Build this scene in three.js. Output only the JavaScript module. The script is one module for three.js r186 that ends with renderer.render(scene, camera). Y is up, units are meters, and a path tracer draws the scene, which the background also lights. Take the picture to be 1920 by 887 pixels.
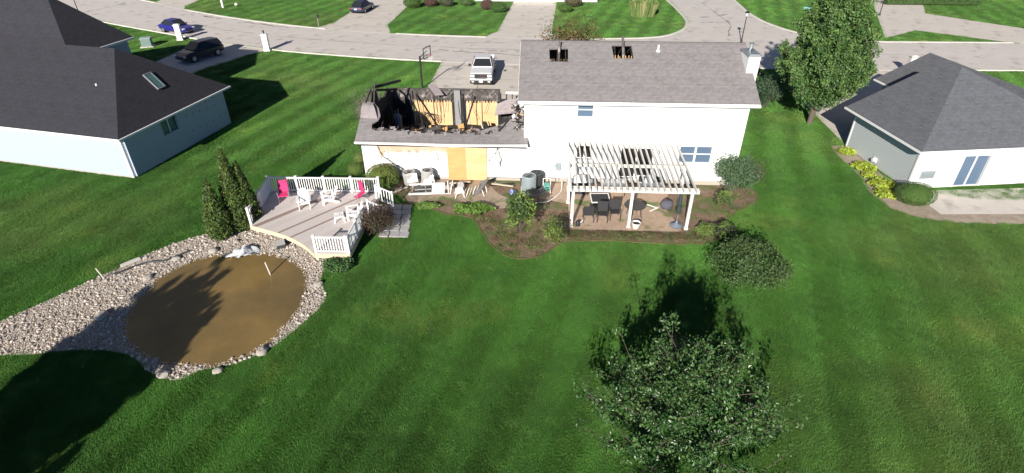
import * as THREE from 'three';
import { Sky } from 'three/addons/objects/Sky.js';
import { mergeGeometries } from 'three/addons/utils/BufferGeometryUtils.js';
import { RoundedBoxGeometry } from 'three/addons/geometries/RoundedBoxGeometry.js';

// ---------------------------------------------------------------- camera, sky, sun, exposure
const scene = new THREE.Scene();
const camera = new THREE.PerspectiveCamera(45.03, 1920 / 887, 0.1, 900);
camera.position.set(0, 16.5, 0);
camera.rotation.order = 'YXZ';
camera.rotation.set(-32.8 * Math.PI / 180, 2.7 * Math.PI / 180, 0);
scene.add(camera);

const SUN = new THREE.Vector3(-0.221, 0.407, 0.886).normalize();   // low, behind the drone and a little to its left
const sky = new Sky();
sky.name = 'sky'; sky.userData.kind = 'structure';
sky.scale.setScalar(800);
sky.material.uniforms.sunPosition.value.copy(SUN);
sky.material.uniforms.turbidity.value = 2;
sky.material.uniforms.rayleigh.value = 0.75;
sky.material.uniforms.mieCoefficient.value = 0.003;
scene.add(sky);
scene.environmentIntensity = 0.12;

const sun = new THREE.DirectionalLight(0xfff6e9, 4.7);
sun.position.copy(SUN).multiplyScalar(120).add(new THREE.Vector3(0, 0, -40));
sun.target.position.set(0, 0, -40);
sun.castShadow = true;
sun.shadow.mapSize.set(4096, 4096);
Object.assign(sun.shadow.camera, { left: -75, right: 75, top: 60, bottom: -60, near: 1, far: 300 });
scene.add(sun, sun.target);

const renderer = new THREE.WebGLRenderer({ antialias: true });
renderer.toneMapping = THREE.LinearToneMapping;
renderer.toneMappingExposure = 1.6;
renderer.shadowMap.enabled = true;

// ---------------------------------------------------------------- helpers
function RNG(seed) { let a = seed >>> 0; return () => { a = (a + 0x6D2B79F5) | 0; let t = Math.imul(a ^ (a >>> 15), 1 | a); t = (t + Math.imul(t ^ (t >>> 7), 61 | t)) ^ t; return ((t ^ (t >>> 14)) >>> 0) / 4294967296; }; }
const R = RNG(20240917);
const rr = (a, b, r = R) => a + (b - a) * r();
const V = (x, y, z) => new THREE.Vector3(x, y, z);
const taken = {};
function numbered(n) { if (taken[n] === undefined) { taken[n] = 0; return n; } return n + '_' + String(++taken[n]).padStart(3, '0'); }

// tiling value noise
const NT = new Float32Array(65536); { const r = RNG(7); for (let i = 0; i < 65536; i++) NT[i] = r(); }
function vn(x, y, p) {           // period p (integer)
  const xi = Math.floor(x), yi = Math.floor(y), fx = x - xi, fy = y - yi;
  const sx = fx * fx * (3 - 2 * fx), sy = fy * fy * (3 - 2 * fy);
  const w = (i, j) => NT[((((i % p) + p) % p) * 73 + (((j % p) + p) % p) * 251 + p * 911) & 65535];
  const a = w(xi, yi), b = w(xi + 1, yi), c = w(xi, yi + 1), d = w(xi + 1, yi + 1);
  return a + (b - a) * sx + (c - a) * sy + (a - b - c + d) * sx * sy;
}
function fbm(u, v, p, oct = 4) { let s = 0, a = 0.5, t = 0; for (let o = 0; o < oct; o++) { s += a * vn(u * p, v * p, p); t += a; a *= 0.5; p *= 2; } return s / t; }
function tex(size, metres, fn, colour = true) {   // fn(u,v) -> [r,g,b] linear 0..1 (colour) or a height 0..1
  const d = new Uint8Array(size * size * 4);
  const toS = c => { c = Math.max(0, Math.min(1, c)); return 255 * (c <= 0.0031308 ? 12.92 * c : 1.055 * Math.pow(c, 1 / 2.4) - 0.055); };
  for (let j = 0; j < size; j++) for (let i = 0; i < size; i++) {
    const o = fn(i / size, j / size), k = (j * size + i) * 4;
    if (colour) { d[k] = toS(o[0]); d[k + 1] = toS(o[1]); d[k + 2] = toS(o[2]); } else d[k] = d[k + 1] = d[k + 2] = 255 * Math.max(0, Math.min(1, o));
    d[k + 3] = 255;
  }
  const t = new THREE.DataTexture(d, size, size, THREE.RGBAFormat);
  t.wrapS = t.wrapT = THREE.RepeatWrapping; t.magFilter = THREE.LinearFilter; t.minFilter = THREE.LinearMipmapLinearFilter; t.generateMipmaps = true;
  if (colour) t.colorSpace = THREE.SRGBColorSpace;
  const m = Array.isArray(metres) ? metres : [metres, metres];
  t.repeat.set(1 / m[0], 1 / m[1]); t.needsUpdate = true; return t;
}
const lin = (r, g, b) => new THREE.Color().setRGB(r, g, b);
function mat(r, g, b, rough = 0.8, extra = {}) { return new THREE.MeshStandardMaterial({ color: lin(r, g, b), roughness: rough, side: THREE.DoubleSide, ...extra }); }
const mixc = (a, b, t) => a.map((x, i) => x + (b[i] - x) * t);
const scl = (a, t) => a.map(x => x * t);

// geometry helpers -------------------------------------------------
function norm(g) { let o = g.index ? g.toNonIndexed() : g; if (!o.attributes.normal) o.computeVertexNormals(); for (const k of Object.keys(o.attributes)) if (!['position', 'normal', 'uv', 'color'].includes(k)) o.deleteAttribute(k); return o; }
function metric(g) {              // uv in metres by the axis a face points along
  const p = g.attributes.position, n = g.attributes.normal, uv = new Float32Array(p.count * 2);
  for (let i = 0; i < p.count; i++) {
    const ax = Math.abs(n.getX(i)), ay = Math.abs(n.getY(i)), az = Math.abs(n.getZ(i));
    let a, b; if (ay >= ax && ay >= az) { a = p.getX(i); b = p.getZ(i); } else if (ax >= az) { a = p.getZ(i); b = p.getY(i); } else { a = p.getX(i); b = p.getY(i); }
    uv[2 * i] = a; uv[2 * i + 1] = b;
  }
  g.setAttribute('uv', new THREE.BufferAttribute(uv, 2)); return g;
}
function mesh(name, geos, m, parent = scene, keepUV = false) {
  geos = (Array.isArray(geos) ? geos : [geos]).map(norm);
  if (!keepUV) geos.forEach(metric);
  const g = geos.length > 1 ? mergeGeometries(geos, false) : geos[0];
  const o = new THREE.Mesh(g, m); o.name = parent === scene ? numbered(name) : name; o.castShadow = o.receiveShadow = true; parent.add(o); return o;
}
function thing(name, label, category, pos = [0, 0, 0], turn = 0, group) {
  const o = new THREE.Group(); o.name = numbered(name); o.position.set(...pos); o.rotation.y = turn; o.userData = { label, category }; if (group) o.userData.group = group; scene.add(o); return o;
}
function tag(o, label, category, group) { o.userData.label = label; o.userData.category = category; if (group) o.userData.group = group; return o; }
function copy(src, label, pos, turn = 0) { const c = src.clone(); c.name = numbered(src.name.replace(/_\d{3}$/, '')); c.userData = { ...src.userData }; if (label) c.userData.label = label; c.position.set(...pos); c.rotation.y = turn; scene.add(c); return c; }
function struct(name, geos, m) { const o = mesh(name, geos, m); o.userData.kind = 'structure'; return o; }
function box(w, h, d, x, y, z, ry = 0, rx = 0, rz = 0) { const g = new THREE.BoxGeometry(w, h, d); g.applyMatrix4(new THREE.Matrix4().makeRotationFromEuler(new THREE.Euler(rx, ry, rz, 'YXZ'))); g.translate(x, y, z); return g; }
function rbox(w, h, d, x, y, z, r = 0.02, ry = 0, rx = 0, rz = 0) { const g = new RoundedBoxGeometry(w, h, d, 2, r); g.applyMatrix4(new THREE.Matrix4().makeRotationFromEuler(new THREE.Euler(rx, ry, rz, 'YXZ'))); g.translate(x, y, z); return g; }
function bar(a, b, w, h) {        // square bar between two points
  a = V(...a); b = V(...b); const L = a.distanceTo(b), g = new THREE.BoxGeometry(w, h, L);
  const m = new THREE.Matrix4().lookAt(b, a, Math.abs(b.clone().sub(a).normalize().y) > 0.98 ? V(0, 0, 1) : V(0, 1, 0));
  g.applyMatrix4(m); g.translate((a.x + b.x) / 2, (a.y + b.y) / 2, (a.z + b.z) / 2); return g;
}
function rod(a, b, r0, r1 = r0, seg = 8) { a = V(...a); b = V(...b); const g = new THREE.CylinderGeometry(r1, r0, a.distanceTo(b), seg, 1); g.applyQuaternion(new THREE.Quaternion().setFromUnitVectors(V(0, 1, 0), b.clone().sub(a).normalize())); g.translate((a.x + b.x) / 2, (a.y + b.y) / 2, (a.z + b.z) / 2); return g; }
function tube(pts, r, seg = 16, rad = 6) { return new THREE.TubeGeometry(new THREE.CatmullRomCurve3(pts.map(p => V(...p))), seg, r, rad); }
function lathe(prof, x, y, z, seg = 24) { const g = new THREE.LatheGeometry(prof.map(p => new THREE.Vector2(p[0], p[1])), seg); g.translate(x, y, z); return g; }
function shp(poly, holes = []) { const s = new THREE.Shape(poly.map(p => new THREE.Vector2(p[0], p[1]))); for (const h of holes) s.holes.push(new THREE.Path(h.map(p => new THREE.Vector2(p[0], p[1])))); return s; }
function sheet(poly, y, holes = []) { const g = new THREE.ShapeGeometry(shp(poly.map(([x, z]) => [x, -z]), holes.map(h => h.map(([x, z]) => [x, -z])))); g.rotateX(-Math.PI / 2); g.translate(0, y, 0); return g; }
function prism(poly, y0, y1, bevel = 0) {   // plan outline in x,z raised from y0 to y1
  const g = new THREE.ExtrudeGeometry(shp(poly.map(([x, z]) => [x, -z])), { depth: y1 - y0 - bevel, bevelEnabled: bevel > 0, bevelThickness: bevel, bevelSize: bevel * 0.6, bevelOffset: -bevel * 0.6, bevelSegments: 2 });
  g.rotateX(-Math.PI / 2); g.translate(0, y0, 0); return g;
}
function slab(poly, holes, o, u, v, t) {     // outline in (u,v) metres on a tilted plane through o, thickness t below it
  u = V(...u).normalize(); v = V(...v).normalize(); const n = u.clone().cross(v);
  const g = new THREE.ExtrudeGeometry(shp(poly, holes), { depth: t, bevelEnabled: false }); g.translate(0, 0, -t);
  g.applyMatrix4(new THREE.Matrix4().makeBasis(u, v, n).setPosition(...o)); g.computeVertexNormals(); return g;
}
function face(poly, holes, o, u, v, t, name, m, parent) { return mesh(name, slab(poly, holes, o, u, v, t), m, parent, true); }
const rect = (x0, y0, x1, y1) => [[x0, y0], [x1, y0], [x1, y1], [x0, y1]];
function inPoly(x, z, P) { let c = false; for (let i = 0, j = P.length - 1; i < P.length; j = i++) if ((P[i][1] > z) !== (P[j][1] > z) && x < (P[j][0] - P[i][0]) * (z - P[i][1]) / (P[j][1] - P[i][1]) + P[i][0]) c = !c; return c; }
function smooth(pts, n = 6, closed = true) { const c = new THREE.CatmullRomCurve3(pts.map(p => V(p[0], 0, p[1])), closed, 'centripetal'); return c.getPoints(pts.length * n).slice(0, closed ? -1 : undefined).map(p => [p.x, p.z]); }
function extrudeAlong(pts, prof, closed = false) {   // profile [[offset,height]] swept along a plan polyline
  const pos = []; const N = pts.length, rows = [];
  for (let i = 0; i < N; i++) {
    const a = pts[Math.max(0, i - 1)], b = pts[Math.min(N - 1, i + 1)]; let dx = b[0] - a[0], dz = b[1] - a[1]; const l = Math.hypot(dx, dz); dx /= l; dz /= l;
    rows.push(prof.map(([o, h]) => [pts[i][0] - dz * o, h, pts[i][1] + dx * o]));
  }
  for (let i = 0; i < N - 1; i++) for (let j = 0; j < prof.length - 1; j++) { const q = [rows[i][j], rows[i + 1][j], rows[i + 1][j + 1], rows[i][j + 1]]; for (const k of [0, 1, 2, 0, 2, 3]) pos.push(...q[k]); }
  for (const rw of [rows[0], rows[N - 1]]) for (let j = 1; j < prof.length - 1; j++) pos.push(...rw[0], ...rw[j], ...rw[j + 1]);
  const g = new THREE.BufferGeometry(); g.setAttribute('position', new THREE.Float32BufferAttribute(pos, 3)); g.computeVertexNormals(); return g;
}

// ---------------------------------------------------------------- materials
const T = {};
T.lawn = tex(512, 9, (u, v) => { const n = fbm(u, v, 6, 6), m = fbm(u + 0.3, v + 0.7, 40, 3), d = fbm(u + 0.5, v, 4, 5); let c = mixc([0.046, 0.128, 0.018], [0.102, 0.208, 0.034], n * 0.6 + m * 0.5 - 0.05); return mixc(c, [0.16, 0.15, 0.06], Math.max(0, d - 0.68) * 1.4); });
T.lawnB = tex(512, 2.2, (u, v) => fbm(u, v, 48, 3), false);
T.conc = tex(512, 6, (u, v) => { const n = fbm(u, v, 5, 6), f = fbm(u, v, 90, 2), st = Math.max(0, fbm(u + 0.4, v + 0.1, 7, 4) - 0.62); return scl(mixc([0.53, 0.495, 0.46], [0.66, 0.625, 0.59], n * 0.7 + f * 0.3), 1 - st * 1.3); });
T.concB = tex(256, 1.2, (u, v) => fbm(u, v, 40, 3), false);
T.shingle = (seed) => tex(1024, 2, (u, v) => {
  const row = Math.floor(v * 14), off = NT[(row * 37 + seed) & 65535], cell = Math.floor(u * 7 + off * 3), tone = NT[(((cell % 7) + 7) % 7 * 91 + row * 413 + seed) & 65535], tone2 = NT[(Math.floor(u * 14 + off * 5) % 14 * 31 + row * 127 + seed + 5) & 65535];
  const fv = v * 14 - row, gr = fbm(u, v, 128, 2), br = fbm(u, v, 4, 3);
  const t = 0.72 + 0.13 * tone + 0.16 * tone2 + 0.25 * (gr - 0.5) + 0.12 * (br - 0.5) + 0.10 * (NT[(row * 57 + seed) & 65535] - 0.5); return [t, t, t].map(x => x * (fv < 0.14 ? 0.8 : 1));
});
T.shA = T.shingle(11);
T.shB = tex(512, 2, (u, v) => { const row = Math.floor(v * 14), fv = v * 14 - row; return 0.2 + 0.75 * (1 - fv) * 0.9 + 0.1 * fbm(u, v, 100, 2); }, false);
T.sidB = tex(256, 1.2, (u, v) => { const f = (v * 8) % 1; return f < 0.08 ? 0.1 + f * 3 : 0.95 - 0.75 * f + 0.05 * fbm(u, v, 30, 2); }, false);
T.ply = tex(512, [2.4, 1.2], (u, v) => { const k = fbm(u * 0.25, v, 24, 4), f = fbm(u, v, 64, 3), k2 = fbm(u, v, 3, 3); return mixc([0.50, 0.30, 0.13], [0.78, 0.55, 0.30], 0.25 + 0.4 * k + 0.2 * f + 0.3 * (k2 - 0.5)); });
T.char = tex(512, 1.6, (u, v) => { const n = fbm(u, v, 8, 5), f = fbm(u * 2, v, 40, 3), a = Math.max(0, fbm(u + .2, v + .6, 6, 4) - 0.6); return mixc(scl([0.020, 0.018, 0.017], 0.5 + n * 1.2 + f * 0.4), [0.22, 0.2, 0.19], a * 1.5); });
T.charB = tex(256, 0.8, (u, v) => fbm(u, v, 20, 4), false);
T.mulch = tex(512, 3, (u, v) => { const n = fbm(u, v, 30, 4), b = fbm(u, v, 4, 4), g = Math.max(0, fbm(u + .37, v + .2, 5, 4) - 0.46); let c = mixc([0.13, 0.082, 0.052], [0.32, 0.225, 0.155], n * 0.8 + b * 0.4 - 0.1); return mixc(c, [0.085, 0.14, 0.035], Math.min(0.8, g * 4)); });
T.soil = tex(512, 4, (u, v) => { const n = fbm(u, v, 40, 4), b = fbm(u, v, 5, 5), g = Math.max(0, fbm(u + .3, v + .55, 6, 5) - 0.57); let c = mixc([0.30, 0.225, 0.165], [0.50, 0.395, 0.31], n * 0.5 + b * 0.5); return mixc(c, [0.10, 0.16, 0.04], Math.min(0.85, g * 5)); });
T.gravel = tex(512, 2.4, (u, v) => { const n = fbm(u, v, 60, 3), b = fbm(u, v, 6, 4); return mixc([0.24, 0.185, 0.135], [0.56, 0.47, 0.38], n * 0.7 + b * 0.5 - 0.1); });
T.gravB = tex(256, 1.0, (u, v) => fbm(u, v, 24, 3), false);
T.mud = tex(512, 7, (u, v) => { const n = fbm(u, v, 4, 5), f = fbm(u + .2, v + .4, 20, 3); return mixc([0.125, 0.092, 0.045], [0.250, 0.168, 0.062], n * 1.3 - 0.15 + f * 0.25); });
T.ripB = tex(512, 1.6, (u, v) => fbm(u, v, 10, 4), false);
T.grain = tex(256, [1.2, 0.3], (u, v) => { const n = fbm(u * 0.3, v, 30, 3); return scl([1, 1, 1], 0.78 + 0.22 * n); });
T.soot = tex(512, [5, 2.6], (u, v) => { const n = fbm(u, v, 7, 5), f = fbm(u + .2, v, 30, 3), k = Math.max(0, n - 0.56) * 4; return mixc([0.80, 0.79, 0.77], [0.42, 0.38, 0.34], Math.min(0.5, k * 0.5 + Math.max(0, f - 0.6) * 0.5)); });
T.sheath = tex(256, 3.2, (u, v) => { const n = fbm(u, v, 6, 5), a = Math.max(0, fbm(u + .6, v + .3, 5, 4) - 0.55); return mixc(mixc([0.46, 0.30, 0.20], [0.68, 0.50, 0.38], n), [0.07, 0.055, 0.045], Math.min(0.9, a * 7)); });

const M = {
  lawn: mat(1, 1, 1, 0.95, { map: T.lawn, bumpMap: T.lawnB, bumpScale: 0.05 }),
  road: mat(1.0, 0.985, 0.99, 0.9, { map: T.conc, bumpMap: T.concB, bumpScale: 0.004 }),
  drive: mat(1.02, 1.0, 0.96, 0.9, { map: T.conc, bumpMap: T.concB, bumpScale: 0.004 }),
  kerb: mat(0.60, 0.57, 0.52, 0.9, { bumpMap: T.concB, bumpScale: 0.004 }),
  crack: mat(0.16, 0.15, 0.14, 0.95),
  white: mat(0.80, 0.80, 0.79, 0.55),
  siding: mat(0.78, 0.78, 0.77, 0.6, { bumpMap: T.sidB, bumpScale: 0.025 }),
  sidingBlue: mat(0.46, 0.50, 0.51, 0.6, { bumpMap: T.sidB, bumpScale: 0.014 }),
  sidingPale: mat(0.40, 0.465, 0.57, 0.6, { bumpMap: T.sidB, bumpScale: 0.012 }),
  melted: mat(1, 1, 1, 0.6, { map: T.soot, bumpMap: T.sidB, bumpScale: 0.012 }),
  sheath: mat(1, 1, 1, 0.9, { map: T.sheath }),
  roofA: mat(0.27, 0.25, 0.25, 0.95, { map: T.shA, bumpMap: T.shB, bumpScale: 0.012 }),
  roofDark: mat(0.034, 0.034, 0.044, 0.95, { map: T.shA, bumpMap: T.shB, bumpScale: 0.012 }),
  roofGrey: mat(0.14, 0.147, 0.165, 0.95, { map: T.shA, bumpMap: T.shB, bumpScale: 0.012 }),
  shingleBack: mat(0.34, 0.295, 0.30, 0.9, { map: T.shA }),
  char: mat(1, 1, 1, 0.9, { map: T.char, bumpMap: T.charB, bumpScale: 0.02 }),
  charGrey: mat(3.2, 3.1, 3.1, 0.9, { map: T.char, bumpMap: T.charB, bumpScale: 0.015 }),
  ply: mat(1, 1, 1, 0.8, { map: T.ply }),
  plyDark: mat(0.86, 0.76, 0.60, 0.8, { map: T.ply }),
  plyPale: mat(1.0, 1.03, 1.1, 0.8, { map: T.ply }),
  found: mat(0.42, 0.38, 0.33, 0.9, { bumpMap: T.concB, bumpScale: 0.01 }),
  glass: new THREE.MeshPhysicalMaterial({ color: lin(0.10, 0.15, 0.22), roughness: 0.08, metalness: 0, ior: 1.5 }),
  glassDark: new THREE.MeshPhysicalMaterial({ color: lin(0.02, 0.024, 0.028), roughness: 0.06, ior: 1.5 }),
  glassGreen: new THREE.MeshPhysicalMaterial({ color: lin(0.10, 0.19, 0.17), roughness: 0.08, ior: 1.5 }),
  metal: mat(0.42, 0.45, 0.48, 0.45, { metalness: 0.6 }),
  acGrey: mat(0.27, 0.32, 0.34, 0.55),
  acDark: mat(0.05, 0.055, 0.06, 0.6),
  greyMelt: mat(0.40, 0.39, 0.38, 0.75),
  black: mat(0.018, 0.018, 0.02, 0.55),
  blackMesh: mat(0.03, 0.03, 0.034, 0.85),
  pergola: mat(0.76, 0.74, 0.68, 0.75, { map: T.grain }),
  deck: mat(0.68, 0.62, 0.59, 0.8, { map: T.grain }),
  deckB: mat(0.65, 0.59, 0.56, 0.8, { map: T.grain }), deckC: mat(0.70, 0.645, 0.615, 0.8, { map: T.grain }),
  deckTrim: mat(0.34, 0.255, 0.225, 0.8, { map: T.grain }),
  timber: mat(0.62, 0.55, 0.40, 0.8, { map: T.grain }),
  rail: mat(0.82, 0.82, 0.82, 0.45),
  pink: mat(0.60, 0.035, 0.16, 0.8),
  resin: mat(0.84, 0.84, 0.84, 0.4),
  soil: mat(1, 1, 1, 0.95, { map: T.soil, bumpMap: T.gravB, bumpScale: 0.03 }),
  mulch: mat(1, 1, 1, 0.95, { map: T.mulch, bumpMap: T.gravB, bumpScale: 0.05 }),
  gravel: mat(1, 1, 1, 0.95, { map: T.gravel, bumpMap: T.gravB, bumpScale: 0.05 }),
  patio: mat(1.12, 1.06, 1.03, 0.95, { map: T.soil, bumpMap: T.gravB, bumpScale: 0.015 }),
  flag: mat(0.40, 0.39, 0.40, 0.85, { bumpMap: T.concB, bumpScale: 0.01 }),
  water: new THREE.MeshPhysicalMaterial({ color: lin(1, 1, 1), map: T.mud, roughness: 0.12, bumpMap: T.ripB, bumpScale: 0.004, ior: 1.33 }),
  bark: mat(0.12, 0.095, 0.075, 0.95),
  barkGrey: mat(0.20, 0.175, 0.15, 0.95),
  tyre: mat(0.02, 0.02, 0.02, 0.9),
  rim: mat(0.55, 0.56, 0.58, 0.35, { metalness: 0.8 }),
  chrome: mat(0.7, 0.71, 0.73, 0.2, { metalness: 1 }),
  lampGlass: mat(0.75, 0.77, 0.78, 0.15),
  crimson: mat(0.12, 0.02, 0.025, 0.4),
  red: mat(0.45, 0.02, 0.02, 0.3),
  leaf: new THREE.MeshStandardMaterial({ color: 0xffffff, vertexColors: true, roughness: 0.55, side: THREE.DoubleSide }),
  leafGloss: new THREE.MeshStandardMaterial({ color: 0xffffff, vertexColors: true, roughness: 0.4, side: THREE.DoubleSide }),
};
const paint = (r, g, b) => new THREE.MeshPhysicalMaterial({ color: lin(r, g, b), roughness: 0.4, clearcoat: 1, clearcoatRoughness: 0.06, side: THREE.DoubleSide });
for (const m of Object.values(M)) m.side = THREE.DoubleSide;

// ---------------------------------------------------------------- ground, road, drives
const roadNear = smooth([[-110, -104], [-75, -84], [-62, -77], [-49, -70.6], [-45.4, -68.9], [-42.2, -67.4], [-37, -64.9], [-29.2, -62], [-25, -60.8], [-12.9, -58.6], [0, -57.6], [10, -57.3], [22, -57.4], [31, -57.4], [45, -57.8], [110, -60]], 5, false);
const farLeft = smooth([[-110, -121], [-75, -98.5], [-60.5, -88.4], [-55.5, -85.4], [-50.6, -82], [-39.7, -76.2], [-29, -71.9], [-17.8, -69.2], [-6.3, -68], [7.5, -67.8], [14.3, -69.2], [17.4, -72.6], [18.9, -76.8], [19.3, -82.5], [19.1, -92], [18.5, -150]], 5, false);
const farRight = smooth([[29.5, -150], [28.6, -92.4], [28.1, -82.3], [28.7, -76.6], [30.6, -71.9], [33.6, -69.2], [36.8, -68.1], [44.3, -68], [110, -70]], 5, false);
const roadPoly = [...roadNear, ...farRight.slice().reverse(), ...farLeft.slice().reverse()];
const driveMain = [[-9.9, -59.2], [-9.9, -40.6], [-1.0, -40.6], [-1.0, -58.6]];
const driveFarA = [[-27.6, -72.0], [-26.3, -74.6], [-26.0, -79.7], [-26.6, -96], [-19.4, -96], [-19.0, -84], [-19.1, -73.8], [-17.6, -69.0], [-22.7, -69.8]];
const driveFarB = [[-6.8, -67.8], [-5.1, -71.1], [-4.4, -82.4], [-3.8, -92], [2.5, -92], [1.4, -71], [2.6, -67.3]];
const driveFarC = [[-56.5, -85.5], [-57.5, -96], [-51.5, -96], [-50.7, -84], [-49.2, -80.9], [-53, -83.2]];
const driveLeft = [[-39.2, -65.6], [-38.6, -62.4], [-39.6, -46.6], [-33.8, -47.6], [-32.9, -54.3], [-30.4, -60.2], [-29.2, -61.6], [-34, -63.4]];
const driveRight = [[24.0, -57.0], [22.3, -50], [21.9, -38.6], [22.3, -38.5], [27, -44.2], [31.2, -49.5], [34.0, -56.0], [35.5, -58.2], [23.5, -58.2]];
const driveFarD = [[40, -70], [47.5, -88.5], [52, -100], [60, -100], [52.2, -84], [60, -75], [62, -68.2], [54, -68.0], [45.5, -74]];
const pond = smooth([[-17.55, -17.75], [-18.0, -19.2], [-17.93, -21.16], [-17.08, -22.5], [-15.5, -23.3], [-13.64, -23.4], [-12.05, -22.86], [-10.89, -21.71], [-10.39, -20.29], [-10.38, -18.1], [-11.03, -16.6], [-12.14, -15.7], [-13.74, -15.43], [-15.64, -16.0], [-16.9, -16.8]], 6).map(([x, z]) => [x + 0.22 * (fbm(x / 3 + 4, z / 3 + 4, 6, 3) - 0.5) * 2, z + 0.22 * (fbm(x / 3 + 9, z / 3 + 1, 6, 3) - 0.5) * 2]);
const gravelP = smooth([[-23.2, -17.2], [-22.0, -19.2], [-21.0, -20.8], [-20.5, -21.6], [-19.3, -23.5], [-17.4, -25.2], [-15.4, -25.9], [-13, -25.6], [-10.8, -24.2], [-10.3, -22.6], [-10.1, -21.2], [-9.45, -19.9], [-9.95, -18.1], [-10.75, -16.55], [-12.0, -15.62], [-12.9, -15.35], [-13.5, -14.8], [-14.8, -15.1], [-16.2, -16.0], [-18.4, -16.2], [-20.6, -15.8], [-22.6, -15.9]], 4);
const bedA = smooth([[-7.6, -28.9], [-6.2, -28.4], [-5.07, -27.7], [-3.6, -27.4], [-2.9, -26.0], [-2.2, -24.6], [-0.97, -23.5], [0.25, -23.8], [1.3, -24.9], [3, -25.35], [6, -25.3], [8.8, -25.3], [10.4, -26.4], [10.9, -28.2], [13.0, -29.9], [13.4, -31.3], [12.6, -32.05], [0, -32.05], [-9.6, -32.05], [-9.4, -30.6], [-8.2, -29.8]], 3);
const patioP = [[1.9, -26.4], [8.0, -26.45], [7.5, -29.0], [8.3, -31.9], [-0.3, -31.9], [-0.2, -30.0], [1.9, -29.2]];
const pathP = smooth([[-7.5, -29.1], [-5, -29.4], [-3, -28.7], [-1.4, -28.6], [-1.1, -29.3], [-2.2, -30.2], [-3.4, -31.9], [-7.9, -31.9]], 3);
const bedR = smooth([[20.85, -38.4], [20.6, -36.6], [20.66, -34.6], [20.35, -32.6], [20.3, -31], [20.75, -29.2], [22.2, -28.4], [24, -28.1], [30, -28.6], [33, -30.6], [22.9, -31.9], [21.9, -38.4]], 3);
const walkP = [[-9.0, -28.9], [-7.4, -28.9], [-7.15, -25.2], [-8.4, -25.0]];

struct('lawn', sheet([[-320, 60], [320, 60], [320, -420], [-320, -420]], 0), M.lawn);
struct('road', sheet(roadPoly, 0.016), M.road);
const driveway = (P, y = 0.012) => { const o = struct('driveway', sheet(P, y), M.drive); return o; };
[driveMain, driveFarA, driveFarB, driveFarC, driveLeft, driveRight, driveFarD].forEach(P => driveway(P));
// control joints sawn in the drives and the road (thin dark sealed lines lying on the slab)
const joint = (a, b, w = 0.05, y = 0.021) => { const dx = b[0] - a[0], dz = b[1] - a[1], l = Math.hypot(dx, dz), nx = -dz / l * w / 2, nz = dx / l * w / 2; return sheet([[a[0] + nx, a[1] + nz], [b[0] + nx, b[1] + nz], [b[0] - nx, b[1] - nz], [a[0] - nx, a[1] - nz]], y); };
{ const r = RNG(5); const js = [];
  for (let z = -44; z > -57; z -= 4.2) js.push(joint([-9.9, z], [-1.0, z]));
  js.push(joint([-5.5, -40.8], [-5.5, -57.6])); 
  for (const [x, d] of [[-22.6, 1], [-1.2, 1]]) for (let z = -73; z > -92; z -= 4.5) js.push(joint([x - 3.2, z], [x + 3.2, z]));
  for (const [x, z] of [[-36, -58.5]]) js.push(joint([x - 3, z], [x + 4, z - 0.2]));
  struct('slab_joints', js, M.crack);
  const cs = [];                     // wandering tar-sealed cracks along the middle of the road
  const walk = (pts, w) => { let prev = null; for (let i = 0; i < pts.length - 1; i++) for (let k = 0; k < 8; k++) { const t = k / 8, p = [pts[i][0] + (pts[i + 1][0] - pts[i][0]) * t + rr(-.12, .12, r), pts[i][1] + (pts[i + 1][1] - pts[i][1]) * t + rr(-.16, .16, r)]; if (prev && r() < 0.86) cs.push(joint(prev, p, w * rr(0.4, 1.3, r), 0.0205)); prev = p; } };
  walk([[-52, -77], [-40, -71], [-28, -66.6], [-16, -64.4], [-8, -63.2], [4, -62.6], [20, -62.6], [44, -63]], 0.11);
  walk([[-11, -62.5], [-7.5, -61.6], [-4, -61.2], [-1, -60.2]], 0.16); walk([[-9, -65.4], [-4, -66.0], [0, -65.6]], 0.1); walk([[-6, -62.8], [-3, -62.2]], 0.2); walk([[-5, -60.4], [-4.2, -59.2]], 0.14);
  walk([[22, -70], [24, -76], [23.6, -92]], 0.12); walk([[21, -80], [26, -82.5]], 0.3); walk([[20.4, -77], [25, -77.6]], 0.2); walk([[-38, -74.6], [-30, -71.4]], 0.24); walk([[-47, -78.8], [-41, -75.9]], 0.3); walk([[-33, -64.6], [-31, -63.8]], 0.1);
  struct('road_cracks', cs, M.crack); }
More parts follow.
